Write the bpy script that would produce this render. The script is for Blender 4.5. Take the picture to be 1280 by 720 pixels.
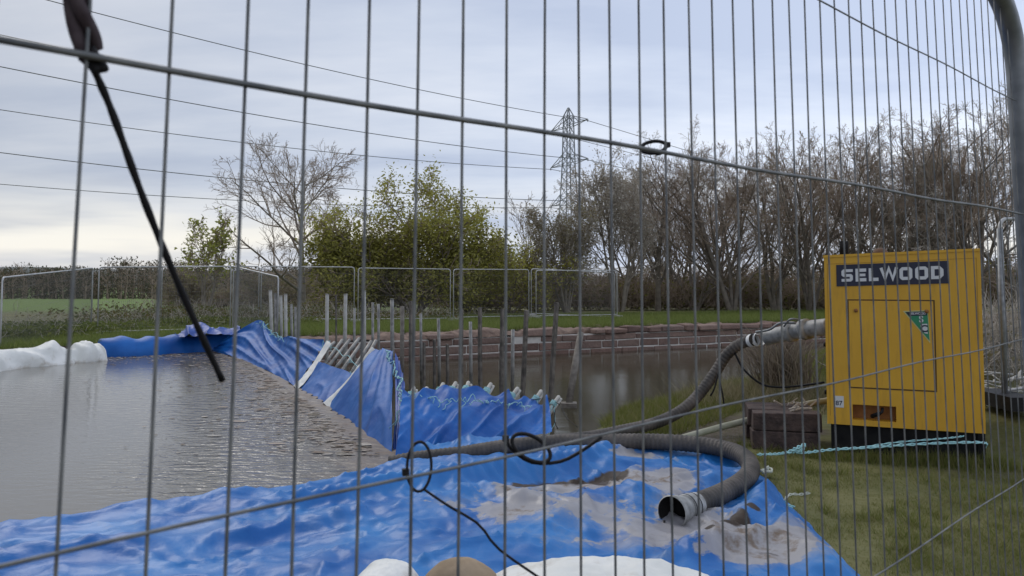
import bpy, bmesh, math, random
import numpy as np
from mathutils import Vector, noise
R = math.radians
for o in list(bpy.data.objects): bpy.data.objects.remove(o)
C = bpy.context.scene.collection
SC = bpy.context.scene

# ---------------------------------------------------------------- camera
PITCH, F, CX, PY, CZ = R(3.0), 1000.0, 640.0, 299.6, 1.6
cam = bpy.data.cameras.new('camera'); camo = bpy.data.objects.new('camera', cam); C.objects.link(camo)
camo.location = (0, 0, CZ); camo.rotation_euler = (R(90) + PITCH, 0, 0)
cam.sensor_width = 36; cam.lens = 36 * F / 1280; cam.shift_y = -(360 - PY) / 1280
cam.clip_start = 0.05; cam.clip_end = 6000
cam.dof.use_dof = True; cam.dof.focus_distance = 11; cam.dof.aperture_fstop = 17
SC.camera = camo
# ---------------------------------------------------------------- light
SUN_EL, SUN_AZ = R(42), R(-35)          # azimuth from +Y, clockwise
w = bpy.data.worlds.new('World'); SC.world = w; w.use_nodes = True
nt = w.node_tree; nt.nodes.clear(); N = nt.nodes.new; L = nt.links.new
out = N('ShaderNodeOutputWorld'); bg = N('ShaderNodeBackground'); bg.inputs[1].default_value = 0.1
sky = N('ShaderNodeTexSky'); sky.sky_type = 'NISHITA'; sky.sun_disc = False
sky.sun_elevation = SUN_EL; sky.sun_rotation = SUN_AZ
tc = N('ShaderNodeTexCoord'); sep = N('ShaderNodeSeparateXYZ'); L(tc.outputs['Generated'], sep.inputs[0])
def mth(op, a, b=None, c=None, tree=nt):
    n = tree.nodes.new('ShaderNodeMath'); n.operation = op
    for i, v in enumerate((a, b, c)):
        if v is None: continue
        if isinstance(v, (int, float)): n.inputs[i].default_value = v
        else: tree.links.new(v, n.inputs[i])
    return n.outputs[0]
zz = mth('ADD', mth('MAXIMUM', sep.outputs[2], 0.0), 0.12)
cmb = N('ShaderNodeCombineXYZ'); L(mth('DIVIDE', sep.outputs[0], zz), cmb.inputs[0]); L(mth('DIVIDE', sep.outputs[1], zz), cmb.inputs[1])
n1 = N('ShaderNodeTexNoise'); n1.inputs['Scale'].default_value = 0.8; n1.inputs['Detail'].default_value = 6; n1.inputs['Roughness'].default_value = .55
mp = N('ShaderNodeMapping'); mp.inputs['Scale'].default_value = (.6, 1.25, 1); mp.inputs['Location'].default_value = (3.1, 1.7, 0)
mp.inputs['Rotation'].default_value = (0, 0, R(12))
L(cmb.outputs[0], mp.inputs[0]); L(mp.outputs[0], n1.inputs['Vector'])
cr = N('ShaderNodeValToRGB'); L(n1.outputs[0], cr.inputs[0])
cr.color_ramp.elements[0].position = .36; cr.color_ramp.elements[0].color = (4.9, 5.6, 7.2, 1)
cr.color_ramp.elements[1].position = .66; cr.color_ramp.elements[1].color = (7.9, 8.35, 9.3, 1)
e = cr.color_ramp.elements.new(.5); e.color = (6.2, 6.85, 8.2, 1)
# brighter towards the right of the view (thinner cloud near the sun side)
brt = mth('MULTIPLY_ADD', sep.outputs[0], .50, .94)
vm = N('ShaderNodeVectorMath'); vm.operation = 'SCALE'; L(cr.outputs[0], vm.inputs[0]); L(brt, vm.inputs['Scale'])
# pale breaks low over the field
n2 = N('ShaderNodeTexNoise'); n2.inputs['Scale'].default_value = 2.2; n2.inputs['Detail'].default_value = 4
mp2 = N('ShaderNodeMapping'); mp2.inputs['Scale'].default_value = (.9, .9, 7.5); mp2.inputs['Location'].default_value = (.4, .2, .35)
L(tc.outputs['Generated'], mp2.inputs[0]); L(mp2.outputs[0], n2.inputs['Vector'])
band = N('ShaderNodeMapRange'); L(n2.outputs[0], band.inputs[0]); band.inputs[1].default_value = .47; band.inputs[2].default_value = .62
low = N('ShaderNodeMapRange'); L(sep.outputs[2], low.inputs[0]); low.inputs[1].default_value = .13; low.inputs[2].default_value = .05
mx2 = N('ShaderNodeMix'); mx2.data_type = 'RGBA'; L(mth('MULTIPLY', band.outputs[0], low.outputs[0]), mx2.inputs[0])
L(vm.outputs[0], mx2.inputs[6]); mx2.inputs[7].default_value = (8.4, 8.2, 7.7, 1)
mx = N('ShaderNodeMix'); mx.data_type = 'RGBA'; mx.inputs[0].default_value = .93
L(sky.outputs[0], mx.inputs[6]); L(mx2.outputs[2], mx.inputs[7]); L(mx.outputs[2], bg.inputs[0]); L(bg.outputs[0], out.inputs[0])
sl = bpy.data.lights.new('sun', 'SUN'); sl.energy = 1.1; sl.angle = R(25); sl.color = (1, .96, .9)
so = bpy.data.objects.new('sun', sl); C.objects.link(so)
d = Vector((math.sin(SUN_AZ) * math.cos(SUN_EL), math.cos(SUN_AZ) * math.cos(SUN_EL), math.sin(SUN_EL)))
so.rotation_euler = (-d).to_track_quat('-Z', 'Y').to_euler()
SC.view_settings.view_transform = 'Standard'; SC.view_settings.look = 'None'
SC.view_settings.exposure = 0.16; SC.view_settings.gamma = 1
SC.cycles.max_bounces = 5; SC.cycles.transparent_max_bounces = 6

# ---------------------------------------------------------------- pixel -> world helpers (1280x720 photo)
def ray(px, py):
    a, b = (px - CX) / F, (PY - py) / F
    return Vector((a, math.cos(PITCH) - b * math.sin(PITCH), math.sin(PITCH) + b * math.cos(PITCH)))
def at(px, py, Y):
    r = ray(px, py); return Vector((0, 0, CZ)) + r * (Y / r.y)
def on(px, py, z):
    r = ray(px, py); return Vector((0, 0, CZ)) + r * ((z - CZ) / r.z)
# ---------------------------------------------------------------- object helpers
def tag(o, label=None, cat=None, group=None, kind=None):
    for k, v in (('label', label), ('category', cat), ('group', group), ('kind', kind)):
        if v: o[k] = v
    return o
def empty(name, loc, label, cat, group=None, rz=0):
    o = bpy.data.objects.new(name, None); C.objects.link(o); o.location = loc; o.rotation_euler.z = rz
    o.empty_display_size = .1
    return tag(o, label, cat, group)
class MB:
    def __init__(s): s.v = []; s.f = []
    def add(s, vs, fs):
        k = len(s.v); s.v.extend([tuple(x) for x in vs]); s.f.extend([tuple(i + k for i in f) for f in fs])
    def box(s, c, sz, rz=0, jit=0, rnd=random):
        hx, hy, hz = sz[0] / 2, sz[1] / 2, sz[2] / 2; cc, ss = math.cos(rz), math.sin(rz)
        P = []
        for x, y, z in ((-1,-1,-1),(1,-1,-1),(1,1,-1),(-1,1,-1),(-1,-1,1),(1,-1,1),(1,1,1),(-1,1,1)):
            x, y, z = x*hx + rnd.uniform(-jit, jit), y*hy + rnd.uniform(-jit, jit), z*hz + rnd.uniform(-jit, jit)
            P.append((c[0] + x*cc - y*ss, c[1] + x*ss + y*cc, c[2] + z))
        s.add(P, [(0,3,2,1),(4,5,6,7),(0,1,5,4),(1,2,6,5),(2,3,7,6),(3,0,4,7)])
    def tube(s, path, rad, n=8, cap=True, closed=False):
        path = [Vector(p) for p in path]; m = len(path)
        if not hasattr(rad, '__len__'): rad = [rad] * m
        k = len(s.v); up = None
        for i, p in enumerate(path):
            if closed: t = path[(i+1) % m] - path[i-1]
            else: t = path[min(i+1, m-1)] - path[max(i-1, 0)]
            if t.length < 1e-9: t = Vector((0,0,1))
            t.normalize()
            if up is None: up = Vector((0,0,1)) if abs(t.z) < .9 else Vector((1,0,0))
            a = up - t * up.dot(t)
            if a.length < 1e-6: a = Vector((1,0,0)) - t * t.x
            a.normalize(); b = t.cross(a); up = a
            for j in range(n):
                q = 2*math.pi*j/n; s.v.append(tuple(p + (a*math.cos(q) + b*math.sin(q)) * rad[i]))
        for i in range(m if closed else m-1):
            i2 = (i+1) % m
            for j in range(n):
                s.f.append((k+i*n+j, k+i*n+(j+1)%n, k+i2*n+(j+1)%n, k+i2*n+j))
        if cap and not closed:
            s.f.append(tuple(k+j for j in range(n))[::-1]); s.f.append(tuple(k+(m-1)*n+j for j in range(n)))
    def build(s, name, mat, parent=None, smooth=True, attr=None):
        me = bpy.data.meshes.new(name)
        me.from_pydata(s.v, [], s.f); me.validate()
        if smooth: me.polygons.foreach_set('use_smooth', [True]*len(me.polygons))
        me.materials.append(mat); me.update()
        o = bpy.data.objects.new(name, me); C.objects.link(o)
        if parent:
            o.parent = parent
            # geometry is given in world space: store it relative to the parent
            bpy_m = (__import__('mathutils').Matrix.Translation(parent.location) @ __import__('mathutils').Matrix.Rotation(parent.rotation_euler.z, 4, 'Z')).inverted()
            me.transform(bpy_m)
        if attr:
            for k, vals in attr.items():
                a = me.attributes.new(k, 'FLOAT', 'POINT'); a.data.foreach_set('value', vals)
        return o
def cr3(pts, n):            # catmull-rom through points, n samples in all
    P = [Vector(p) for p in pts]; m = len(P) - 1; out = []
    for i in range(n):
        u = i / (n-1) * m; k = min(int(u), m-1); t = u - k
        p0 = P[k-1] if k > 0 else P[0]*2 - P[1]; p1, p2 = P[k], P[k+1]
        p3 = P[k+2] if k+2 <= m else P[m]*2 - P[m-1]
        out.append(.5*((2*p1) + (p2-p0)*t + (2*p0-5*p1+4*p2-p3)*t*t + (3*p1-p0-3*p2+p3)*t**3))
    return out
def loft(rows, nu, nv, disp=None, lin=False):
    R_ = [cr3(r, nu) for r in rows]; mb = MB(); G = []
    for i in range(nu):
        col = [r[i] for r in R_]
        G.append(cr3(col, nv) if len(col) > 2 and not lin else [col[0].lerp(col[-1], j/(nv-1)) for j in range(nv)])
    V = []
    for i in range(nu):
        for j in range(nv):
            p = G[i][j]
            if disp:
                a = G[min(i+1,nu-1)][j] - G[max(i-1,0)][j]; b = G[i][min(j+1,nv-1)] - G[i][max(j-1,0)]
                n = a.cross(b); n.normalize() if n.length > 1e-9 else None
                p = p + n * disp(i/(nu-1), j/(nv-1), p)
            V.append(p)
    mb.add(V, [(i*nv+j, (i+1)*nv+j, (i+1)*nv+j+1, i*nv+j+1) for i in range(nu-1) for j in range(nv-1)])
    return mb
def nz(x, y, z=0.0): return noise.noise(Vector((x, y, z)))
def fbm(x, y, z=0.0, o=4): return noise.fractal(Vector((x, y, z)), 1.0, 2.0, o)
def ss(a, b, x):
    t = max(0, min(1, (x-a)/(b-a))); return t*t*(3-2*t)
# ---------------------------------------------------------------- materials
def mat(name, col, rough=.7, col2=None, scale=3.0, detail=6, metal=0, bump=0, bscale=30, spec=.5, island=None, dist=.02, contrast=(.35, .65)):
    m = bpy.data.materials.new(name); m.use_nodes = True; t = m.node_tree; p = t.nodes['Principled BSDF']
    p.inputs['Roughness'].default_value = rough; p.inputs['Metallic'].default_value = metal
    p.inputs['Specular IOR Level'].default_value = spec
    tc = t.nodes.new('ShaderNodeTexCoord'); last = None
    if col2:
        n = t.nodes.new('ShaderNodeTexNoise'); n.inputs['Scale'].default_value = scale; n.inputs['Detail'].default_value = detail
        t.links.new(tc.outputs['Object'], n.inputs['Vector'])
        r = t.nodes.new('ShaderNodeValToRGB'); t.links.new(n.outputs[0], r.inputs[0])
        r.color_ramp.elements[0].position = contrast[0]; r.color_ramp.elements[0].color = (*col, 1)
        r.color_ramp.elements[1].position = contrast[1]; r.color_ramp.elements[1].color = (*col2, 1)
        last = r.outputs[0]
    if island:
        g = t.nodes.new('ShaderNodeNewGeometry'); r = t.nodes.new('ShaderNodeValToRGB'); t.links.new(g.outputs['Random Per Island'], r.inputs[0])
        els = r.color_ramp.elements; els[0].color = (*island[0], 1); els[1].color = (*island[-1], 1)
        for k, c in enumerate(island[1:-1]): e = els.new((k+1)/(len(island)-1)); e.color = (*c, 1)
        if last is None: last = r.outputs[0]
        else:
            x = t.nodes.new('ShaderNodeMix'); x.data_type = 'RGBA'; x.inputs[0].default_value = .6
            t.links.new(last, x.inputs[6]); t.links.new(r.outputs[0], x.inputs[7]); last = x.outputs[2]
    if last: t.links.new(last, p.inputs['Base Color'])
    else: p.inputs['Base Color'].default_value = (*col, 1)
    if bump:
        n = t.nodes.new('ShaderNodeTexNoise'); n.inputs['Scale'].default_value = bscale; n.inputs['Detail'].default_value = 5
        t.links.new(tc.outputs['Object'], n.inputs['Vector'])
        b = t.nodes.new('ShaderNodeBump'); b.inputs['Strength'].default_value = bump; b.inputs['Distance'].default_value = dist
        t.links.new(n.outputs[0], b.inputs['Height']); t.links.new(b.outputs[0], p.inputs['Normal'])
    return m
def attr_mix(m, attr, col, rough=None, noise_scale=None, edge=(.35, .65), namp=1.0, top=1.0):
    """blend another colour into a material where the mesh attribute says so"""
    t = m.node_tree; p = t.nodes['Principled BSDF']
    a = t.nodes.new('ShaderNodeAttribute'); a.attribute_name = attr; fac = a.outputs['Fac']
    if noise_scale:
        tc = t.nodes.new('ShaderNodeTexCoord'); n = t.nodes.new('ShaderNodeTexNoise'); n.inputs['Scale'].default_value = noise_scale
        n.inputs['Detail'].default_value = 8; n.inputs['Roughness'].default_value = .65
        t.links.new(tc.outputs['Object'], n.inputs['Vector'])
        s = mth('ADD', fac, mth('MULTIPLY_ADD', n.outputs[0], namp, -.5*namp, tree=t), tree=t)
        mr = t.nodes.new('ShaderNodeMapRange'); t.links.new(s, mr.inputs[0]); mr.inputs[1].default_value = edge[0]; mr.inputs[2].default_value = edge[1]; mr.inputs[4].default_value = top
        fac = mr.outputs[0]
    x = t.nodes.new('ShaderNodeMix'); x.data_type = 'RGBA'; t.links.new(fac, x.inputs[0])
    l = p.inputs['Base Color'].links
    if l: t.links.new(l[0].from_socket, x.inputs[6])
    else: x.inputs[6].default_value = p.inputs['Base Color'].default_value
    x.inputs[7].default_value = (*col, 1)
    t.links.new(x.outputs[2], p.inputs['Base Color'])
    if rough is not None:
        y = t.nodes.new('ShaderNodeMix'); t.links.new(fac, y.inputs[0]); y.inputs[3].default_value = rough
        l = p.inputs['Roughness'].links
        if l: t.links.new(l[0].from_socket, y.inputs[2])
        else: y.inputs[2].default_value = p.inputs['Roughness'].default_value
        t.links.new(y.outputs[0], p.inputs['Roughness'])
    return fac
M = {}
M['galv'] = mat('galvanised_steel', (.16,.17,.18), .5, (.26,.27,.28), scale=20, metal=.5)
M['wire'] = mat('fence_wire', (.09,.095,.10), .55, (.20,.20,.19), scale=40, metal=.3)
M['lightsteel'] = mat('far_fence_steel', (.38,.38,.37), .5, (.5,.5,.5), scale=5, metal=.3)
M['pole'] = mat('scaffold_pole_steel', (.15,.145,.135), .55, (.30,.29,.27), scale=9, metal=.35, bump=.2, bscale=60, dist=.004)
M['woodpost'] = mat('weathered_timber', (.14,.12,.10), .9, (.24,.215,.185), scale=12, bump=.5, bscale=40)
M['darkpost'] = mat('dark_wet_timber', (.07,.062,.052), .8, (.19,.165,.14), scale=8, bump=.5, bscale=40)
M['palepole'] = mat('pale_pole', (.30,.29,.26), .6, (.40,.39,.36), scale=9)
M['hose'] = mat('muddy_rubber_hose', (.04,.035,.031), .7, (.125,.105,.09), scale=5, bump=.6, bscale=55, dist=.01, contrast=(.35,.72))
M['palehose'] = mat('pale_pipe', (.26,.26,.18), .6, (.36,.35,.27), scale=7)
M['silver'] = mat('worn_coupling_metal', (.20,.20,.19), .6, (.42,.42,.41), scale=14, metal=.2)
M['white'] = mat('white_band', (.72,.72,.70), .6)
M['rope_b'] = mat('turquoise_rope', (.22,.46,.50), .85, (.40,.62,.62), scale=60, bump=.6, bscale=200, dist=.003)
M['rope_p'] = mat('pale_rope', (.40,.42,.36), .9, (.55,.56,.48), scale=60)
M['black'] = mat('black_plastic', (.006,.006,.007), .6, (.014,.012,.013), scale=40, spec=.25)
M['yellow'] = mat('yellow_enamel', (.66,.36,.032), .42, (.60,.32,.028), scale=2.2, spec=.4, bump=.05, bscale=6)
t = M['yellow'].node_tree; _p = t.nodes['Principled BSDF']; _g = t.nodes.new('ShaderNodeTexNoise'); _tc = t.nodes.new('ShaderNodeTexCoord'); _mp = t.nodes.new('ShaderNodeMapping')
_mp.inputs['Scale'].default_value = (9, 9, 1.6); t.links.new(_tc.outputs['Object'], _mp.inputs[0]); t.links.new(_mp.outputs[0], _g.inputs['Vector']); _g.inputs['Scale'].default_value = 1.5; _g.inputs['Detail'].default_value = 9; _g.inputs['Roughness'].default_value = .7
_mr = t.nodes.new('ShaderNodeMapRange'); t.links.new(_g.outputs[0], _mr.inputs[0]); _mr.inputs[1].default_value = .52; _mr.inputs[2].default_value = .8; _mr.inputs[4].default_value = .5
_x = t.nodes.new('ShaderNodeMix'); _x.data_type = 'RGBA'; t.links.new(_mr.outputs[0], _x.inputs[0]); t.links.new(_p.inputs['Base Color'].links[0].from_socket, _x.inputs[6]); _x.inputs[7].default_value = (.30,.17,.04,1); t.links.new(_x.outputs[2], _p.inputs['Base Color'])
M['seam'] = mat('dark_seam', (.09,.045,.008), .7)
M['navy'] = mat('navy_plate', (.012,.014,.035), .45)
M['letter'] = mat('off_white_lettering', (.62,.62,.62), .5)
M['rust'] = mat('rusty_recess', (.24,.10,.03), .8, (.34,.15,.04), scale=12)
M['base'] = mat('black_chassis', (.008,.008,.009), .9, (.02,.019,.018), scale=8, spec=.15)
M['green'] = mat('green_label', (.02,.22,.10), .5)
M['brick'] = mat('dark_sleeper_timber', (.035,.022,.02), .85, (.085,.055,.046), scale=11, bump=.7, bscale=35)
M['sand'] = mat('sandstone_blocks', (.11,.072,.055), .9, (.21,.14,.105), scale=5, bump=.8, bscale=14, dist=.04, island=((.11,.065,.055),(.21,.125,.10),(.15,.105,.09),(.27,.18,.145)))
M['mortar'] = mat('pale_mortar', (.5,.47,.43), .95, (.62,.58,.53), scale=6)
M['earth'] = mat('bank_earth', (.13,.085,.065), .95, (.24,.165,.125), scale=5, bump=.8, bscale=9, dist=.06)
M['debris'] = mat('floating_debris', (.2,.16,.12), .8, island=((.16,.11,.07),(.30,.24,.19),(.42,.38,.33),(.10,.08,.05),(.26,.19,.15)))
def tarp_mat(name, a, b, rough=.42):
    m = mat(name, a, rough, b, scale=1.6, detail=7, bump=.25, bscale=9, dist=.03, spec=.3)
    return crease(m)
def crease(m, st=.55):
    t = m.node_tree; b1 = [n for n in t.nodes if n.type == 'BUMP'][0]; tc = [n for n in t.nodes if n.type == 'TEX_COORD'][0]
    n = t.nodes.new('ShaderNodeTexNoise'); n.noise_type = 'RIDGED_MULTIFRACTAL'; n.inputs['Scale'].default_value = 2.3; n.inputs['Detail'].default_value = 4
    n.inputs['Roughness'].default_value = .55; n.inputs['Distortion'].default_value = .6; t.links.new(tc.outputs['Object'], n.inputs['Vector'])
    b2 = t.nodes.new('ShaderNodeBump'); b2.inputs['Strength'].default_value = st; b2.inputs['Distance'].default_value = .035
    t.links.new(n.outputs[0], b2.inputs['Height']); t.links.new(b1.outputs[0], b2.inputs['Normal']); t.links.new(b2.outputs[0], t.nodes['Principled BSDF'].inputs['Normal'])
    return m
M['tarp'] = tarp_mat('blue_tarpaulin', (.003,.072,.30), (.009,.12,.41), .55)
M['tarpdk'] = tarp_mat('dark_blue_tarpaulin', (.006,.045,.24), (.012,.075,.34), .5)
M['whitetarp'] = mat('white_tarpaulin', (.62,.62,.58), .6, (.72,.71,.67), scale=2.5, bump=.4, bscale=6, dist=.03)
crease(M['whitetarp'], .8)
attr_mix(M['whitetarp'], 'dirt', (.36,.30,.22), .8, 6.0, (.3,.8), 2.0, .7)

# ---------------------------------------------------------------- terrain
NX = [-60,-14,-9,-3.6,-1.9,-1.05,.6,1.4,3.2,5.5,12,30,300]
NY = [-32,-2,1.5,5.35,6.35,7.35,9.1,11.2,13.6,15.8,19.5,28.5,163]
FX = [-60,-14,-10,-9.2,-6.6,-5.2,300]
FY = [-13,13.2,16.4,18.5,20.3,20.4,173]
def ynear(x): return np.interp(x, NX, NY)
def yfar(x): return np.interp(x, FX, FY)
def G(x, y):
    yn, yf = ynear(x), yfar(x)
    near_z = .0 + .30*sst(4.3,5.6,x)*sst(6.8,8.8,y)
    far_z = .22 - .10*sst(0,9,y-yf)*(x < 20) + 0*x
    far_z = np.where(y > 36, far_z - 3.6*np.clip((y-36)/214, 0, 1), far_z)
    near_z = near_z - .22*sst(1.75,1.35,x)*sst(7.9,7.3,y)
    # near bank slopes into the water, far bank is cut by the wall
    a = sst(.35, -1.2, y-yn + .0*x)         # 1 on land
    zn = near_z*a + (-1.3)*(1-a)
    b = sst(-.12, .06, y-yf)
    zf = far_z*b + (-1.3)*(1-b)
    return np.where(y-yn < yf-y, zn, zf)
def sst(a, b, x):
    t = np.clip((x-a)/(b-a), 0, 1); return t*t*(3-2*t)
def Gs(x, y): return float(G(np.array([x]), np.array([y]))[0])
def axis(lo, hi, st, far, g=1.13):
    a = list(np.arange(lo, hi+1e-6, st)); s = st
    while a[-1] < far: s *= g; a.append(a[-1]+s)
    s = st; b = []; v = lo
    while v > -far*(1 if lo < 0 else 1): s *= g; v -= s; b.append(v)
    return np.array(b[::-1] + a)
gx = axis(-13, 13, .16, 2500); gy = axis(1, 31, .16, 2500)
XX, YY = np.meshgrid(gx, gy, indexing='ij'); ZZ = G(XX, YY)
rs = np.random.RandomState(4)
def vnoise(x, y, s, seed=0):        # cheap smooth noise
    r = np.random.RandomState(seed); o = 0
    for k in range(5):
        a, b, p = r.uniform(-1,1), r.uniform(-1,1), r.uniform(0,6.28); f = s*(1+.7*k)
        o = o + np.sin(x*a*f*2 + y*b*f*2 + p + 1.3*np.sin(x*b*f+p)) / (1+.5*k)
    return o/3
land = (ZZ > -.3)
ZZ = ZZ + land*(.018*vnoise(XX,YY,1.6,1) + .012*vnoise(XX,YY,5,2))*np.where(np.hypot(XX,YY) < 60, 1, 0)
nX, nY = XX.shape
me = bpy.data.meshes.new('ground')
idx = np.arange(nX*nY).reshape(nX, nY)
faces = np.stack([idx[:-1,:-1], idx[1:,:-1], idx[1:,1:], idx[:-1,1:]], -1).reshape(-1,4)
me.from_pydata(np.stack([XX,YY,ZZ],-1).reshape(-1,3).tolist(), [], faces.tolist())
me.polygons.foreach_set('use_smooth', [True]*len(me.polygons))
gm = mat('grassy_ground', (.075,.08,.022), .95, (.14,.13,.045), scale=.9, detail=10, bump=.6, bscale=9, dist=.05)
def fldattr(X, Y, Z):
    mud = np.clip(1.35 - np.minimum(np.abs(Y-ynear(X)), np.abs(Y-yfar(X)))*1.6, 0, 1) * .8
    mud = np.where((Z < -.15) & (np.hypot(X,Y) < 45), 1.2, mud)
    mud += .45*(vnoise(X,Y,1.1,7) > .3)*(np.hypot(X,Y) < 14)
    mud += .9*np.exp(-((X-2.2)**2+(Y-9.2)**2)/1.2)
    return mud
a = me.attributes.new('mud', 'FLOAT', 'POINT'); a.data.foreach_set('value', fldattr(XX,YY,ZZ).reshape(-1))
a = me.attributes.new('field', 'FLOAT', 'POINT'); a.data.foreach_set('value', sst(36,50,YY).reshape(-1)*sst(0,-12,XX).reshape(-1))
attr_mix(gm, 'field', (.10,.16,.018))
attr_mix(gm, 'mud', (.075,.058,.038), .9, 2.5, (.35,.75))
me.materials.append(gm); go = bpy.data.objects.new('ground', me); C.objects.link(go); tag(go, kind='structure')

# ---------------------------------------------------------------- water
def water_mat(name, col, bstr, wscale, rough):
    m = bpy.data.materials.new(name); m.use_nodes = True; t = m.node_tree; p = t.nodes['Principled BSDF']
    p.inputs['Base Color'].default_value = (*col, 1); p.inputs['Roughness'].default_value = rough; p.inputs['IOR'].default_value = 1.33
    tc = t.nodes.new('ShaderNodeTexCoord'); mp = t.nodes.new('ShaderNodeMapping'); mp.inputs['Scale'].default_value = wscale
    t.links.new(tc.outputs['Object'], mp.inputs[0]); n = t.nodes.new('ShaderNodeTexNoise'); n.inputs['Scale'].default_value = 1; n.inputs['Detail'].default_value = 3
    t.links.new(mp.outputs[0], n.inputs['Vector']); a = t.nodes.new('ShaderNodeAttribute'); a.attribute_name = 'ripple'
    b = t.nodes.new('ShaderNodeBump'); b.inputs['Distance'].default_value = .05
    t.links.new(mth('MULTIPLY', a.outputs['Fac'], bstr, tree=t), b.inputs['Strength']); t.links.new(n.outputs[0], b.inputs['Height']); t.links.new(b.outputs[0], p.inputs['Normal'])
    return m
DB = [(-.75,7.2),(-1.0,7.9),(-6.35,19.2),(-6.6,20.6)]      # line under the dam, seen from above
def damx(y): return np.interp(y, [q[1] for q in DB], [q[0] for q in DB])
def water_sheet(name, z, xs, ys, keep, m, ripple, scum):
    A, B = np.meshgrid(xs, ys, indexing='ij'); id_ = -np.ones(A.shape, int); K = keep(A, B)
    V = []; at1 = []; at2 = []; fs = []
    f = K[:-1,:-1] & K[1:,:-1] & K[1:,1:] & K[:-1,1:]
    use = np.zeros(A.shape, bool); use[:-1,:-1] |= f; use[1:,:-1] |= f; use[1:,1:] |= f; use[:-1,1:] |= f
    id_[use] = np.arange(use.sum()); i, j = np.nonzero(f)
    fs = np.stack([id_[i,j], id_[i+1,j], id_[i+1,j+1], id_[i,j+1]], -1)
    P = np.stack([A[use], B[use], np.full(use.sum(), z)], -1)
    me = bpy.data.meshes.new(name); me.from_pydata(P.tolist(), [], fs.tolist()); me.materials.append(m)
    me.attributes.new('ripple','FLOAT','POINT').data.foreach_set('value', ripple(P[:,0],P[:,1]))
    me.attributes.new('scum','FLOAT','POINT').data.foreach_set('value', scum(P[:,0],P[:,1]))
    o = bpy.data.objects.new(name, me); C.objects.link(o); return tag(o, kind='structure')
ZP, ZC = -.10, -.48
pm = water_mat('pond_water', (.165,.15,.125), .8, (5, 11, 1), .06)
attr_mix(pm, 'scum', (.21,.155,.12), .65, 3.2, (.2,.85))
def scumf(x, y):
    d1 = damx(y) - x; d2 = yfar(x) - y
    return np.clip(1.05 - d1/1.5, 0, 1)*.62 + np.clip(1 - d2/1.5, 0, 1)*.5
water_sheet('pond_water', ZP, np.arange(-45, 0, .15), np.arange(-12, 21, .15),
            lambda x, y: (x < damx(y)+.12) & (y > ynear(x)-.6) & (y < yfar(x)+.6), pm,
            lambda x, y: .12 + 1.0*sst(-4.5, -2.0, x + .22*(y-9)*1.2 + .5*vnoise(x,y,.7,3)), scumf)
cm = water_mat('canal_water', (.042,.036,.020), .16, (1.2, 6.0, 1), .11)
attr_mix(cm, 'scum', (.10,.085,.04), .5, 2.0, (.45,1.0))
water_sheet('canal_water', ZC, np.concatenate([np.arange(-7, 20, .5), np.arange(20, 120, 5)]), np.arange(6, 90, .5),
            lambda x, y: (x > damx(y)-.1) & (y > ynear(x)-1.6) & (y < yfar(x)+.8) , cm,
            lambda x, y: .6 + 0*x, lambda x, y: .25*np.clip(1-(x-damx(y))/2.5, 0, 1) + .25*np.clip(1-(y-ynear(x))/2, 0, 1))
rnd = random.Random(11)
mb = MB()
for k in range(2600):
    if rnd.random() < .72:
        y = rnd.uniform(7.9, 19.3); dd = rnd.expovariate(2.2); x = float(damx(y)) - .25 - dd
    else:
        x = rnd.uniform(-9.2, -6.2); dd = rnd.expovariate(2.0); y = float(yfar(x)) - .35 - dd
    if y < ynear(x) + .1 or y > yfar(x): continue
    s = rnd.uniform(.008, .03)*(1 if rnd.random() < .93 else 2.2); n = rnd.choice((4,5,6)); a0 = rnd.uniform(0, 6.3); st = rnd.uniform(1, 2.6); tz = rnd.uniform(0, .008)
    mb.add([(x + s*st*math.cos(a0+6.283*i/n)*rnd.uniform(.6,1.2), y + s*math.sin(a0+6.283*i/n)*rnd.uniform(.6,1.2), ZP + .004 + tz + rnd.uniform(0,.004)) for i in range(n)], [tuple(range(n))])
tag(mb.build('floating_debris', M['debris'], smooth=False), kind='stuff')

# ---------------------------------------------------------------- far canal wall of sandstone blocks
wall = empty('canal_wall', (1, 23.5, -.5), 'reddish sandstone block wall with pale mortar along the far side of the canal', 'wall')
ang = math.atan2(.5, 1); ca, sa = math.cos(ang), math.sin(ang)
def wl(s, off, z):         # along the wall from x=-6.6
    return Vector((-6.6 + s*ca + off*sa, 23+.5*-6.6 + s*sa - off*ca, z))
rnd = random.Random(5); blocks = MB(); cope = MB(); backing = MB()
zrow = [-.62, -.36, -.13, .06]; hrow = [.25, .22, .18, .17]
WL = 46
for r in range(4):
    s = 1.2 + rnd.uniform(0,.3)
    while s < WL:
        Lb = rnd.uniform(.55, 1.25) if r < 3 else rnd.uniform(.4, .95)
        ruined = s < 9.5
        if r == 3:
            if not ruined or rnd.random() < .35:
                h = hrow[3]*rnd.uniform(.75, 1.2)
                c = wl(s+Lb/2, .30 + rnd.uniform(-.04,.05), zrow[3]+h/2); cope.box(c, (Lb-.03, .5, h), ang + rnd.uniform(-.03,.03), .025, rnd)
        elif not (ruined and r == 2 and rnd.random() < .5):
            c = wl(s+Lb/2, .26 + rnd.uniform(-.012,.012), zrow[r]+hrow[r]/2); blocks.box(c, (Lb-.022, .42+rnd.uniform(-.02,.03), hrow[r]-.02), ang+rnd.uniform(-.006,.006), .012, rnd)
        s += Lb
backing.box(wl((WL+1.2)/2, .18, -.42), (WL-1.3, .52, .96), ang)
ob = blocks.build('stone_blocks', M['sand'], wall, False)
m_ = ob.modifiers.new('bev', 'BEVEL'); m_.width = .018; m_.segments = 1
ob = cope.build('coping_stones', M['sand'], wall, False); m_ = ob.modifiers.new('bev', 'BEVEL'); m_.width = .03; m_.segments = 1
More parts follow.
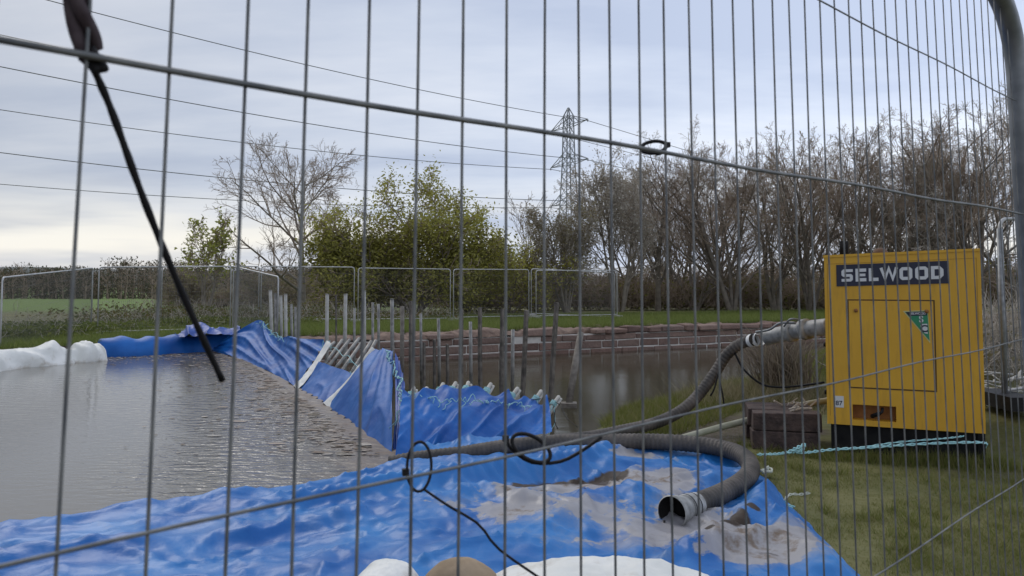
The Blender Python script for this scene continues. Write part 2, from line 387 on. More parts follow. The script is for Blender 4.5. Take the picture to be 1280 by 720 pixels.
backing.build('mortar', M['mortar'], wall, False)
# broken earth edge above the wall (ruined left part)
def edisp(u, v, p): return .09*fbm(p.x*1.7, p.y*1.7, p.z*3) + .04*fbm(p.x*6, p.y*6, p.z*6)
rows = [[wl(s, .02+.42*(s < 10), .07) for s in np.linspace(1.3, WL, 14)], [wl(s, .1+.12*(s < 10), .2) for s in np.linspace(1.3, WL, 14)], [wl(s, -.5, .235) for s in np.linspace(1.3, WL, 14)]]
o = loft(rows, 420, 9, edisp).build('earth_bank', M['earth']); tag(o, kind='structure')

# ---------------------------------------------------------------- vegetation generators
def perp(d, rnd):
    a = Vector((rnd.gauss(0,1), rnd.gauss(0,1), rnd.gauss(0,1))); a -= d*a.dot(d); return a.normalized()
class Tree:
    def __init__(s, seed): s.r = random.Random(seed); s.trunk = MB(); s.twig = MB(); s.tips = []
    def branch(s, p, d, Lb, r, lv, P):
        rnd = s.r; nseg = (5,5,4,3,2,2)[lv]; sides = (8,6,4,3,3,3)[lv]
        pts = [p.copy()]; rad = [r]; dirs = [d.copy()]
        wob = P['wob'][lv]; trop = P['trop'][lv]
        for i in range(nseg):
            d = (d + perp(d, rnd)*rnd.uniform(0, wob) + Vector((0,0,trop))).normalized()
            p = p + d*(Lb/nseg); pts.append(p.copy()); dirs.append(d.copy())
            rad.append(max(r*(1-(.72 if lv < P['n'] else .8)*(i+1)/nseg), P['rmin']))
        (s.trunk if lv <= P.get('trunk_lv', 1) else s.twig).tube(pts, rad, sides, cap=False)
        if lv >= P['n']: s.tips.append((pts[-1], d)); s.tips.append((pts[len(pts)//2], d)); return
        k = P['kids'][lv]; k = max(1, int(k*rnd.uniform(.75, 1.25)))
        lo = P['lo'][lv]
        for q in range(k):
            t = lo + (1-lo)*(q + rnd.random())/k; u = t*nseg; i = min(int(u), nseg-1)
            pp = pts[i].lerp(pts[i+1], u-i); dd = dirs[min(i+1, nseg)]
            sp = R(rnd.uniform(*P['ang'][lv])); nd = (dd*math.cos(sp) + perp(dd, rnd)*math.sin(sp)).normalized()
            ln = Lb*P['len'][lv]*(1.15 - .55*t)*rnd.uniform(.7, 1.2)
            s.branch(pp, nd, ln, max(rad[i]*P['rr'][lv], P['rmin']), lv+1, P)
    def leaves(s, mb, n, size, spread, flat=.6):
        rnd = s.r
        for k in range(n):
            c, d = rnd.choice(s.tips); c = c + Vector((rnd.gauss(0,spread), rnd.gauss(0,spread), rnd.gauss(0,spread)))
            a = Vector((rnd.gauss(0,1), rnd.gauss(0,1), rnd.gauss(0,1)*flat)).normalized(); b = perp(a, rnd); z = size*rnd.uniform(.55, 1.35)
            mb.add([c - a*z, c - b*z*.45, c + a*z, c + b*z*.45], [(0,1,2,3)])
BARE = dict(n=4, kids=(9,8,7,5), lo=(.25,.22,.2,.15), ang=((22,50),(25,52),(25,55),(25,60)), len=(.62,.52,.5,.5), rr=(.55,.6,.6,.65),
            wob=(.12,.22,.3,.35,.4), trop=(.03,.10,.09,.06,.03), rmin=.010)
def bark(name, a, b): return mat(name, a, .95, b, scale=4, bump=.4, bscale=20)
M['bark'] = bark('grey_brown_bark', (.17,.145,.12), (.27,.235,.19)); M['bark2'] = bark('dark_bark', (.12,.10,.08), (.20,.17,.135))
M['twig'] = mat('brown_twigs', (.25,.19,.14), .95, (.36,.28,.21), scale=1.2); M['twigpale'] = mat('pale_twigs', (.34,.30,.25), .95, (.45,.40,.34), scale=1.2)
def leafm(name, *c, tr=.4):
    m = mat(name, c[0], .75, island=c, spec=.2); t = m.node_tree; p = t.nodes['Principled BSDF']; o = [n for n in t.nodes if n.type == 'OUTPUT_MATERIAL'][0]
    tl = t.nodes.new('ShaderNodeBsdfTranslucent'); mxs = t.nodes.new('ShaderNodeMixShader'); mxs.inputs[0].default_value = tr
    t.links.new(p.inputs['Base Color'].links[0].from_socket, tl.inputs[0]); t.links.new(p.outputs[0], mxs.inputs[1]); t.links.new(tl.outputs[0], mxs.inputs[2]); t.links.new(mxs.outputs[0], o.inputs[0]); return m
M['leafy'] = leafm('fresh_green_leaves', (.29,.28,.06), (.37,.345,.08), (.32,.31,.07), (.43,.40,.13))
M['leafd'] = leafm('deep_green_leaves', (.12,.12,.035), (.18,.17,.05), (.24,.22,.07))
M['leafb'] = leafm('bright_yellow_green_leaves', (.26,.28,.05), (.36,.36,.09), (.2,.23,.05))
M['bloss'] = leafm('pale_blossom', (.50,.46,.38), (.34,.28,.20), (.62,.58,.52), (.25,.20,.14))
M['budg'] = leafm('green_buds', (.24,.25,.09), (.32,.31,.12), (.2,.18,.10))
M['buds'] = leafm('olive_buds', (.19,.165,.09), (.26,.23,.12), (.19,.14,.10))
def plant_tree(name, px, Y, label, cat, T, leafsets, tm, wm, group=None, trunkname='trunk', z=None):
    """T was grown about the origin; put it where it stands"""
    x = (px-640)/1000*Y; z = Gs(x, Y) - .05 if z is None else z
    e = empty(name, (x, Y, z), label, cat, group)
    def put(mb, nm, m):
        mb.v = [(a+x, b+Y, c+z) for a, b, c in mb.v]; return mb.build(nm, m, e, nm != 'leaves')
    put(T.trunk, 'trunk', tm)
    if T.twig.v: put(T.twig, 'twigs', wm)
    for nm, mb, m in leafsets: put(mb, nm, m)
    return e
def bare_tree(seed, h, stems, r0, spread, kids=None, **kw):
    T = Tree(seed); P = dict(BARE); P.update(kw)
    if kids: P['kids'] = kids
    for k in range(stems):
        a = T.r.uniform(0, 6.28); sp = R(T.r.uniform(.2, 1)*spread) if stems > 1 else R(spread*.15)
        d = Vector((math.cos(a)*math.sin(sp), math.sin(a)*math.sin(sp), math.cos(sp)))
        T.branch(Vector((.12*math.cos(a)*(stems > 1), .12*math.sin(a)*(stems > 1), 0)), d, h*.80*T.r.uniform(.82, 1), r0*T.r.uniform(.7, 1.1), 0, P)
    return T
# ---- the lone bare tree on the left
T = bare_tree(21, 9.6, 1, .19, 10, kids=(17,9,7,6), lo=(.14,.25,.2,.15), ang=((38,72),(25,55),(25,55),(25,60)), len=(.74,.55,.5,.5), trop=(.02,.05,.04,.03,.02), rmin=.008)
plant_tree('bare_tree', 380, 44, 'leafless spreading tree standing alone at the field edge, left of the round green bush', 'tree', T, [], M['bark'], M['twig'])
# ---- young leafing tree
T = bare_tree(31, 4.7, 4, .06, 38, kids=(8,6,4), n=3, len=(.55,.5,.5,.5), rmin=.012); mb = MB(); T.leaves(mb, 1500, .09, .10)
plant_tree('young_tree', 258, 36, 'small young tree with sparse yellow-green leaves behind the left fence', 'tree', T, [('leaves', mb, M['leafb'])], M['bark'], M['twig'])
# ---- round green bush
T = bare_tree(43, 6.5, 8, .09, 56, kids=(10,7,5), n=3, ang=((25,60),(25,60),(25,60),(25,60)), trop=(.0,.03,.02,.0,.0), len=(.6,.5,.5,.5), rmin=.013, lo=(.08,.15,.2,.2))
mb = MB(); T.leaves(mb, 34000, .08, .26); mb2 = MB(); T.tips2 = T.tips; T.tips = [t for t in T.tips if t[0].z < 3.6]; T.leaves(mb2, 11000, .10, .38)  # second set, low in the crown: darker green paints the inner shade
plant_tree('green_bush', 519, 37.5, 'large rounded hawthorn-like bush in olive green leaf, left of centre', 'bush', T, [('leaves', mb, M['leafy']), ('shaded_inner_leaves', mb2, M['leafd'])], M['bark2'], M['twig'])
# ---- smaller hedge bushes
def bush(seed, px, Y, h, n, size, label, lm, dens=.22, spread=48, m2=None):
    T = bare_tree(seed, h, 6, .05, spread, kids=(8,6,4), n=3, ang=((25,60),)*4, trop=(.0,.03,.02,0,0), len=(.55,.5,.5,.5), rmin=.012, lo=(.08,.15,.2,.2))
    mb = MB(); T.leaves(mb, n, size, dens)
    return plant_tree('hedge_bush', px, Y, label, 'bush', T, [('leaves', mb, lm)], M['bark2'], M['twig'])
bush(51, 636, 40, 4.3, 6500, .08, 'fresh green bush directly right of the large rounded bush', M['leafy'])
bush(52, 672, 43, 4.2, 3500, .075, 'thin green bush under the steel pylon', M['leafy'], .3, 30)
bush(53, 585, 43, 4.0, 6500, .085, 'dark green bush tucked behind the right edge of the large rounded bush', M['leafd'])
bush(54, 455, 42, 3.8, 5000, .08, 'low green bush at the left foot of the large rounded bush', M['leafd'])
bush(55, 345, 47, 2.8, 2600, .08, 'brownish low bush just left of the lone leafless tree', M['buds'])
bush(56, 235, 42, 2.3, 2600, .08, 'low tangled bush at the foot of the small young tree', M['buds'])
# ---- blossom / pale trees
T = bare_tree(61, 8.6, 5, .09, 20, kids=(10,8,6), n=3, rmin=.012, len=(.5,.5,.5,.5)); mb = MB(); T.leaves(mb, 10000, .06, .16)
plant_tree('blossom_tree', 775, 42, 'pale blossoming tree beside the steel pylon', 'tree', T, [('blossom', mb, M['bloss'])], M['bark'], M['twigpale'])
T = bare_tree(62, 5.9, 6, .08, 34, kids=(10,8,6), n=3, rmin=.012, len=(.5,.5,.5,.5)); mb = MB(); T.leaves(mb, 7000, .06, .18)
plant_tree('blossom_tree', 708, 41, 'lower brown-budded tree below the pylon, left of the pale blossoming tree', 'tree', T, [('buds', mb, M['buds'])], M['bark'], M['twigpale'])
T = bare_tree(63, 6.6, 2, .05, 12, kids=(8,5,4), n=3, rmin=.011)
plant_tree('bare_tree', 664, 46, 'thin leafless sapling rising above the bushes left of the pylon', 'tree', T, [], M['bark'], M['twig'])
# ---- the belt of tall bare trees on the right
spec = [(822,44,9.4,1,.17,16,'tall leafless tree immediately right of the pale blossoming tree'),
        (868,46,9.3,4,.12,24,'bare multi-stemmed tree, second of the tall row from the pylon'),
        (915,42,9.2,5,.14,30,'broad many-stemmed bare tree with thick fanning limbs in the middle of the tall row'),
        (968,44,9.6,3,.13,20,'bare tree with brown buds at the crown, left of the yellow pump cabinet'),
        (1012,41,9.0,4,.12,24,'bare tree whose trunks stand just left of the yellow pump cabinet'),
        (1072,40,9.4,3,.14,22,'bare tree rising directly behind the exhaust of the yellow cabinet'),
        (1128,38,9.0,4,.13,26,'bare tree rising behind the middle of the yellow cabinet'),
        (1182,40,10.2,3,.14,20,'bare tree rising behind the right edge of the yellow cabinet'),
        (1228,36,9.6,4,.13,24,'bare tree to the right of the yellow cabinet'),
        (1275,38,10.4,3,.13,20,'rightmost bare tree, cut by the edge of the view'),
        (1120,52,10.5,3,.15,22,'bare tree in the back row behind the cabinet'),
        (990,54,10.6,3,.15,22,'taller bare tree in the back row left of the cabinet'),
        (845,54,9.8,3,.14,20,'bare tree in the back row right of the blossoming tree'),
        (1215,50,11,3,.15,22,'bare tree in the back row right of the cabinet'),
        (905,56,10.2,3,.15,26,'bare tree in the back row behind the broad many-stemmed one'),
        (1060,58,11,3,.15,26,'back-row bare tree directly behind the cabinet exhaust'),
        (795,50,10.2,4,.12,26,'lower bare tree close behind the pale blossoming tree')]
for k, (px, Y, h, st, r0, sp, lab) in enumerate(spec):
    T = bare_tree(100+k*7, h*(1, .93, 1.06, .97, 1.03)[k % 5], st, r0, sp*(1, 1.5, .8, 1.25)[k % 4], kids=(8, 7, 6, 6) if st > 2 else (12, 8, 7, 6), ang=((24,52),(25,55),(25,60),(25,60)), rmin=.0075, lo=(.12,.2,.2,.15))
    mb = MB(); T.leaves(mb, 1500 if k not in (3,6,7) else 2600, .035, .10)
    plant_tree('bare_tree', px, Y, lab, 'tree', T, [('buds', mb, M['buds'] if k % 3 != 1 else M['budg'])], M['bark'] if k % 2 else M['bark2'], M['twig'] if k % 3 else M['twigpale'], 'tall bare trees on the right')

# ---- tangle under the trees, bramble behind the cabinet, far wood
def tangle(name, pts, hts, n, seed, m, leafm_=None, nleaf=0, ls=.07, stick=.5, thick=.01, width=1.2):
    rnd = random.Random(seed); mb = MB(); lf = MB()
    cum = cr3([Vector((*p, h)) for p, h in zip(pts, hts)], 200)
    for k in range(n):
        q = cum[rnd.randrange(200)]; x = q.x + rnd.gauss(0, width); y = q.y + rnd.gauss(0, width*.6); h = q.z*rnd.uniform(.35, 1)*(.8+.4*nz(x*.5, y*.5))
        g = Gs(x, y); a = rnd.uniform(0, 6.28); ln = rnd.uniform(.4, 1)*stick
        d = Vector((math.cos(a)*rnd.uniform(.2,1), math.sin(a)*rnd.uniform(.2,1), rnd.uniform(.1, 1.4))).normalized()
        p = Vector((x, y, g + h*rnd.random()**.8*.85)); b = perp(d, rnd)*ln*rnd.uniform(-.25, .25)
        mb.tube([p, p + d*ln*.5 + b, p + d*ln], [thick, thick*.8, thick*.4], 3, cap=False)
    for k in range(nleaf):
        q = cum[rnd.randrange(200)]; x = q.x + rnd.gauss(0, width); y = q.y + rnd.gauss(0, width*.6)
        h = q.z*(.75+.5*nz(x*.5, y*.5)); c = Vector((x, y, Gs(x, y) + h*rnd.random()**.7*.9)); a = perp(Vector((0,0,1)), rnd)*1.0 + Vector((0,0,rnd.uniform(-.8,.8))); a.normalize(); b = perp(a, rnd); s = ls*rnd.uniform(.5, 1.4)
        lf.add([c-a*s, c-b*s*.5, c+a*s, c+b*s*.5], [(0,1,2,3)])
    o = tag(mb.build(name, m), kind='stuff')
    if nleaf: tag(lf.build(name + '_leaves', leafm_, smooth=False), kind='stuff')
    return o
def pxy(l): return [((px-640)/1000*Y, Y) for px, Y in l]
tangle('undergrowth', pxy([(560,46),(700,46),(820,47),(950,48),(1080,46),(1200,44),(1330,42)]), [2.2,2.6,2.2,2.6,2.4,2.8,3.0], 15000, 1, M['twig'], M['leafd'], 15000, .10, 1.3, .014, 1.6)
tangle('back_thicket', pxy([(420,60),(560,62),(700,62),(850,64),(1000,62),(1150,60),(1330,58)]), [3.2,3.4,3.6,4.0,4.6,5.0,5.4], 14000, 2, M['twig'], M['buds'], 12000, .14, 2.0, .022, 2.6)
tangle('hedgerow', pxy([(235,56),(280,55),(340,56),(440,54)]), [.9,1.5,1.5,1.2], 4000, 3, M['twig'], M['buds'], 5000, .10, 1.0, .014, 1.3)
tangle('bramble_thicket', [(5.6,10.4),(6.4,11.2),(7.6,12.0),(9.4,13.8)], [.9,1.0,1.3,1.6], 2200, 4, M['twigpale'], M['buds'], 1800, .04, .8, .006, .55)
tangle('bank_nettles', pxy([(-60,19.8),(10,21),(70,23.5),(160,26),(260,27.5),(330,28)]), [.50,.5,.35,.3,.35,.3], 900, 5, M['twigpale'], leafm('nettle_leaves', (.08,.10,.03), (.13,.16,.04), (.17,.18,.06)), 17000, .06, .45, .006, 1.2)
tangle('bank_weeds', pxy([(140,27),(230,29),(320,31),(420,31),(520,33)]), [.7,.9,.8,.5,.35], 1500, 6, M['twigpale'], leafm('tan_green_weeds', (.13,.12,.04), (.09,.11,.03), (.17,.12,.05)), 7000, .06, .6, .007, 1.5)
rnd = random.Random(77); mb = MB(); lf = MB()
for k in range(420):
    f = rnd.random(); px = -160 + 800*f; Y = rnd.uniform(175, 235); x = (px-640)/1000*Y; g = Gs(x, Y) ; h = rnd.uniform(6.5, 9.0)*(1.0 + .18*nz(px*.02, 3.3))
    h *= 1.05 if 130 < px < 230 else .95
    mb.tube([(x,Y,g-.3),(x+rnd.uniform(-.4,.4),Y,g+h*.5),(x+rnd.uniform(-.8,.8),Y,g+h*.92)], [.22,.15,.04], 4, cap=False)
    for q in range(26):
        t = rnd.uniform(.12, .85); a = rnd.uniform(0,6.28); ln = h*.30*rnd.uniform(.5,1); p = Vector((x, Y, g+h*t)); e = p + Vector((math.cos(a)*ln*.8, math.sin(a)*ln*.8, ln*.8))
        if e.z > g+h: e.z = g+h*rnd.uniform(.9, 1)
        mb.tube([p, p.lerp(e,.5)+Vector((0,0,-.2)), e], [.07,.05,.03], 3, cap=False)
    for q in range(150):
        a = rnd.uniform(0,6.28); rr = h*.30*math.sqrt(rnd.random()); t = rnd.uniform(.0,1.0); c = Vector((x+math.cos(a)*rr*(1.1-.5*t), Y+math.sin(a)*rr, g+h*t)); s = rnd.uniform(.1,.34)
        a_ = perp(Vector((0,1,0)), rnd); b_ = perp(a_, rnd); lf.add([c-a_*s, c-b_*s*.6, c+a_*s, c+b_*s*.6], [(0,1,2,3)])
tag(mb.build('distant_wood', M['twig']), kind='stuff')
tag(lf.build('distant_wood_foliage', leafm('winter_wood', (.075,.062,.045), (.10,.085,.06), (.06,.07,.03), (.13,.11,.08)), smooth=False), kind='stuff')
# far low hill
hill = loft([[Vector((x, 620+.1*abs(x), -6)) for x in (-900,-700,-500,-300,-100,100)], [Vector((x, 700, h)) for x, h in ((-900,6),(-700,13),(-500,15),(-300,11),(-100,9),(100,5))], [Vector((x, 900, 8)) for x in (-900,-700,-500,-300,-100,100)]], 60, 12, lambda u,v,p: 1.2*nz(p.x*.03,p.y*.03))
tag(hill.build('far_hill', mat('wooded_hill', (.10,.11,.10), .95, (.14,.15,.14), scale=.02)), kind='structure')

# ---------------------------------------------------------------- grass blades
def blades(name, n, seed, pick, hmin, hmax, wd, m, lean=.5):
    r = np.random.RandomState(seed); x, y, hs = pick(r, n); n = len(x); z = G(x, y) + .018*vnoise(x,y,1.6,1) + .012*vnoise(x,y,5,2)
    ok = z > -.42; x, y, z, hs = x[ok], y[ok], z[ok], hs[ok]; n = len(x)
    a = r.uniform(0, 6.283, n); h = r.uniform(hmin, hmax, n)*hs; l = r.normal(0, lean, n)*h; l2 = r.normal(0, lean, n)*h; w_ = wd*r.uniform(.6, 1.3, n)
    P0 = np.stack([x-np.cos(a)*w_, y-np.sin(a)*w_, z-.01], -1); P1 = np.stack([x+np.cos(a)*w_, y+np.sin(a)*w_, z-.01], -1)
    P2 = np.stack([x+l, y+l2, z+h], -1); V = np.stack([P0,P1,P2], 1).reshape(-1,3)
    me = bpy.data.meshes.new(name); me.vertices.add(3*n); me.vertices.foreach_set('co', V.reshape(-1)); me.loops.add(3*n); me.loops.foreach_set('vertex_index', np.arange(3*n))
    me.polygons.add(n); me.polygons.foreach_set('loop_start', np.arange(0,3*n,3)); me.update(); me.validate(); me.materials.append(m)
    o = bpy.data.objects.new(name, me); C.objects.link(o); return tag(o, kind='stuff')
M['grass'] = leafm('grass_blades', (.10,.125,.025), (.18,.195,.05), (.14,.165,.035), (.28,.24,.11), (.11,.14,.028))
M['grassfar'] = leafm('bank_grass_blades', (.11,.15,.035), (.16,.20,.05), (.21,.23,.075))
M['dry'] = leafm('dry_straw', (.26,.22,.13), (.36,.32,.20), (.18,.15,.08), (.10,.12,.03))
def near_pick(r, n):
    y = 3.2*(9.5/3.2)**r.rand(n); x = r.uniform(1.5, 6.8, n)*np.clip(y/6,.7,1.4)
    patch = vnoise(x, y, 1.3, 9); k = (r.rand(n) < .35 + .6*(patch > -.2)) & ~((x > 2.95) & (x < 4.2) & (y > 7.6) & (y < 9.6))
    x, y = x[k], y[k]; return x, y, np.clip(.7+.7*vnoise(x, y, 2.0, 12), .35, 1.6)
blades('grass', 170000, 1, near_pick, .018, .055, .0022, M['grass'], .8)
def tuft_pick(r, n):   # longer grass along the foot of the cabinet
    t = r.rand(n); x = 2.75+1.55*t + r.normal(0,.05,n); y = 7.5-.5*t + r.normal(0,.10,n) - .10; return x, y, np.clip(.8+.6*vnoise(x,y,6,3), .3, 1.5)
def clump_pick(r, n):
    cx = r.uniform(1.9, 6.0, 260); cy = 3.6*(8.5/3.6)**r.rand(260); i = r.randint(0, 260, n); x = cx[i]+r.normal(0,.05,n)*(1+.5*np.sin(i)); y = cy[i]+r.normal(0,.05,n)
    k = ~((x > 2.7) & (y > 6.9)) & (x > 2.15); return x[k], y[k], (.7+.5*np.sin(i*1.7))[k]
blades('rough_grass_clumps', 26000, 12, clump_pick, .03, .10, .0028, M['grass'], .7)
def litter_pick(r, n): x = r.uniform(1.9,6.5,n); y = 3.4*(9/3.4)**r.rand(n); k = (vnoise(x,y,1.1,7) > .1) & ~((x > 2.7) & (y > 6.9)) & (x > 2.15); return x[k], y[k], np.full(k.sum(), .5)
blades('straw_litter', 22000, 13, litter_pick, .02, .05, .004, M['dry'], 2.5)
blades('grass_tufts', 5000, 2, tuft_pick, .06, .17, .003, M['grass'], .45)
def nb_pick(r, n):     # canal-side grass left of the cabinet
    x = r.uniform(1.0, 7.5, n); y = ynear(x) + r.uniform(-3.2, .15, n); k = (y > 7.8) & ~((x > 2.9) & (x < 5.2) & (y > 7.3) & (y < 9.9)); return x[k], y[k], np.ones(k.sum())
blades('canal_side_grass', 60000, 3, nb_pick, .04, .13, .004, M['grass'], .6)
def fb_pick(r, n):
    x = r.uniform(-14, 30, n); y = yfar(x) + .1 + 12*r.rand(n)**1.6; return x, y, np.ones(n)
blades('bank_grass', 150000, 4, fb_pick, .06, .20, .008, M['grassfar'], .5)

# ---------------------------------------------------------------- pylon and cables
PYc = Vector((11.9, 167, -2.4)); pyl = empty('pylon', PYc, 'grey lattice steel electricity pylon rising behind the trees', 'pylon')
ad = Vector((.45,-.893,0)); bd = Vector((.893,.45,0))
def legp(sx, sy, z):
    wd = np.interp(z, [-2.4, 14, 26, 36.5, 38.2], [3.6, 1.5, 1.0, .75, .05]); return Vector((PYc.x, PYc.y, z)) + ad*(sx*wd) + bd*(sy*wd)
mb = MB(); zs = [-2.4, 2, 6, 9.5, 12.5, 15, 17.2, 19.4, 21.6, 23.8, 26, 28.2, 30.4, 32.6, 34.8, 36.5, 38.2]
for sx in (-1,1):
    for sy in (-1,1): mb.tube([legp(sx, sy, z) for z in zs], .13, 4, cap=False)
for z0, z1 in zip(zs, zs[1:]):
    for (a, b) in (((-1,-1),(1,-1)), ((1,-1),(1,1)), ((1,1),(-1,1)), ((-1,1),(-1,-1))):
        mb.tube([legp(*a, z0), legp(*b, z1)], .07, 3, cap=False); mb.tube([legp(*b, z0), legp(*a, z1)], .07, 3, cap=False); mb.tube([legp(*a, z0), legp(*b, z0)], .05, 3, cap=False)
mb.build('lattice_tower', mat('pylon_steel', (.26,.27,.29), .7, (.34,.35,.37), scale=.3), pyl)
arms = []
for z in (18.0, 26.4, 34.4):
    for s in (-1, 1):
        tip = Vector((PYc.x, PYc.y, z)) + ad*(s*7.6); m2 = MB()
        for sy in (-1,1):
            m2.tube([legp(s, sy, z-.2), tip], .10, 3, cap=False); m2.tube([legp(s, sy, z+2.0), tip], .10, 3, cap=False)
            m2.tube([legp(s, sy, z+2.0), legp(s, sy, z).lerp(tip,.4)], .07, 3, cap=False)
        m2.tube([legp(s,0,z+.9).lerp(tip,.45), legp(s,0,z-.1).lerp(tip,.45)], .06, 3, cap=False)
        m2.tube([tip, tip+Vector((0,0,-.5))], .12, 4)
        m2.build('cross_arm', bpy.data.materials['pylon_steel'], pyl); arms.append(tip + Vector((0,0,-.3)))
M['cable'] = mat('cable_metal', (.10,.105,.11), .6)
ends = [(231,136,'lowest power cable crossing the left sky'), (189,104,'second lowest power cable crossing the left sky'), (134,114,'middle power cable crossing the left sky'), (77,90,'power cable just under the thick fence wire in the left sky'), (36,106,'second highest power cable in the left sky'), (-26,90,'highest power cable, in the top left of the sky')]
for tip, (y0, Y0, lab) in zip(arms, ends):
    a = at(-60, y0 - 6, Y0); c = tip + (tip - a).normalized()*130 + Vector((0,0,-2.5)); pts = []
    for k in range(25): t = k/24; pts.append(tip.lerp(a, t) - Vector((0,0,4*1.4*t*(1-t))))
    mb = MB(); mb.tube(pts, .06, 4); mb.tube([tip, tip.lerp(c,.5)-Vector((0,0,2)), c], .06, 4)
    tag(mb.build('power_cable', M['cable']), lab, 'cable', 'power cables strung from the pylon')

# ---------------------------------------------------------------- distant fence panels
def far_panel(a, b, ytop_a, ytop_b, label, H=2.0, grp='mesh fence panels on the far bank', wires=True, feet=True):
    """a, b = (px, Y) of the two uprights; top height from photo rows"""
    pa, pb = at(a[0], ytop_a, a[1]), at(b[0], ytop_b, b[1]); Lp = (pb-pa).length; u = (pb-pa)/Lp; H_ = Vector((0,0,-H))
    e = empty('mesh_fence_panel', (pa+pb)/2 + H_, label, 'fence panel', grp)
    r = .10; P = []
    for k in range(5): q = R(90*k/4); P.append(pa + u*(r - r*math.cos(q)) + Vector((0,0,-r + r*math.sin(q))))
    for k in range(5): q = R(90*k/4); P.append(pb - u*(r - r*math.sin(q)) + Vector((0,0,-r + r*math.cos(q))))
    P = [pa + H_] + P + [pb + H_]
    m = MB(); m.tube(P, .021, 6); m.tube([pa+H_*.93, pb+H_*.93], .017, 5); m.build('frame', M['lightsteel'], e)
    if wires:
        m = MB(); n = int(Lp/.05)
        for k in range(1, n): p = pa + u*(Lp*k/n); m.tube([p+Vector((0,0,-.03)), p+H_*.93], .0022, 3, cap=False)
        for k in range(1, 8): m.tube([pa+H_*k*.125, pb+H_*k*.125], .0022, 3, cap=False)
        m.build('wire_mesh', M['wire'], e)
    if feet:
        for p in (pa+H_, pb+H_): m = MB(); m.box(p+Vector((0,0,.05)), (.24,.6,.13), math.atan2(u.y, u.x)); m.build('foot', M['palepole'], e, False)
    return e
far_panel((3,16.6), (116,23.4), 347, 335, 'mesh fence panel at far left, coming towards the viewer', 2.0)
far_panel((124,22.6), (289,23.6), 334, 333, 'wide mesh fence panel behind the blue tarpaulin roll', 1.95)
far_panel((292,23.6), (348,19.9), 333, 346, 'mesh fence panel turned end-on towards the vertical poles', 2.0, feet=False)
far_panel((203,28.2), (324,29.0), 333, 333, 'mesh fence panel in the back row, behind the small young tree\'s foot', 2.05)
far_panel((327,29.0), (443,29.6), 333, 334, 'mesh fence panel in front of the lone leafless tree', 2.05)
far_panel((448,29.6), (563,31.0), 335, 336.5, 'mesh fence panel in front of the large rounded bush', 2.03)
far_panel((567,31.1), (661,32.3), 336.5, 337, 'mesh fence panel in front of the small fresh green bush', 2.0)
far_panel((664,32.6), (768,33.2), 336, 341, 'hindmost mesh panel of the overlapping pair ending the far row', 1.95)
far_panel((670,32.0), (771,33.0), 338, 338, 'mesh fence panel at the right end of the far row, standing open', 1.95)
e = far_panel((1249,8.5), (1420,9.3), 274, 268, 'closer mesh fence panel standing right of the yellow cabinet', 1.95, grp=None, feet=False)
m = MB(); p0 = at(1249, 274, 8.5); m.tube([p0+Vector((0,0,-.1)), p0+Vector((0,0,-1.97))], .03, 8); m.build('upright', M['galv'], e)
m = MB(); m.box((p0.x, p0.y, .36), (.3,.7,.14)); m.build('foot', M['black'], e, False)

# ---------------------------------------------------------------- dam: tarpaulins
def folds(seed, amp, fu, fv, sk=0.0, mask=None):
    def f(u, v, p):
        a = (1-abs(nz(u*fu + v*sk, v*fv, seed))*2)
        b = nz(u*fu*2.7 + v*sk*2, v*fv*2, seed+5)
        return amp*(a*a*.8 + .35*b + .25*fbm(p.x*3, p.y*3, p.z*3+seed)) * (mask(u,v) if mask else 1)
    return f
def ONB(px, py): return on(px, py, ZP-.03)
GR = 'blue tarpaulins over the sloping dam'
# far section, peak to first white strip
bot = [ONB(*q) for q in ((262,441),(290,447),(330,463),(352,474),(374,487))]
top = [at(280,424,19.3), at(324,401,19.0), at(344,421,17.4), at(372,423,15.6), at(407,426,14.0)]
mid = [a.lerp(b, .5)+Vector((.03,.0,-.05)) for a, b in zip(bot, top)]
o = loft([bot, mid, top], 130, 50, folds(3.1, .10, 3.5, 1.5, 3.2)).build('dam_tarpaulin', M['tarp']); tag(o, 'far blue tarpaulin with a pointed peak and long diagonal creases', 'tarpaulin', GR)
# low section between the strips
bot = [ONB(374,487), ONB(392,498), ONB(411,510)]; top = [at(399,452,13.2), at(421,460,12.5), at(446,469,11.7)]
o = loft([bot, [a.lerp(b,.5)+Vector((0,0,-.02)) for a,b in zip(bot,top)], top], 60, 30, folds(4.2, .035, 3.0, 1.2, .5)).build('dam_tarpaulin', M['tarp']); tag(o, 'short blue tarpaulin left low between the two white strips, bare poles above it', 'tarpaulin', GR)
# tall section
bot = [ONB(409,509), ONB(436,527), ONB(462,548), on(489,571,ZP-.03)]; top = [at(470,438,11.3), at(478,437,11.0), at(485,437,10.75), at(493,440,10.5)]
mid = [at(440,473,10.9), at(457,480,10.2), at(474,492,9.6), at(492,505,9.0)]
o = loft([bot, mid, top], 100, 70, folds(5.3, .045, 3.2, .7, .2)).build('dam_tarpaulin', M['tarp']); tag(o, 'tall smooth blue tarpaulin rising to a peak in front of the vertical posts', 'tarpaulin', GR)
# narrow return fold; the darker blue paints in the shaded gap at the turn
bot = [on(491,571,-.16), on(497,573,-.16), on(503,574,-.16)]; mid = [at(494,505,9.0), at(498,500,9.1), at(506,500,8.9)]; top = [at(494,440,10.5), at(500,455,10.2), at(505,478,9.6)]
o = loft([bot, mid, top], 40, 60, folds(6.3, .03, 3.5, .5, .2)).build('dam_tarpaulin', M['tarpdk']); tag(o, 'narrow shade-darkened blue tarpaulin edge hanging where the dam turns, laced with rope', 'tarpaulin', GR)
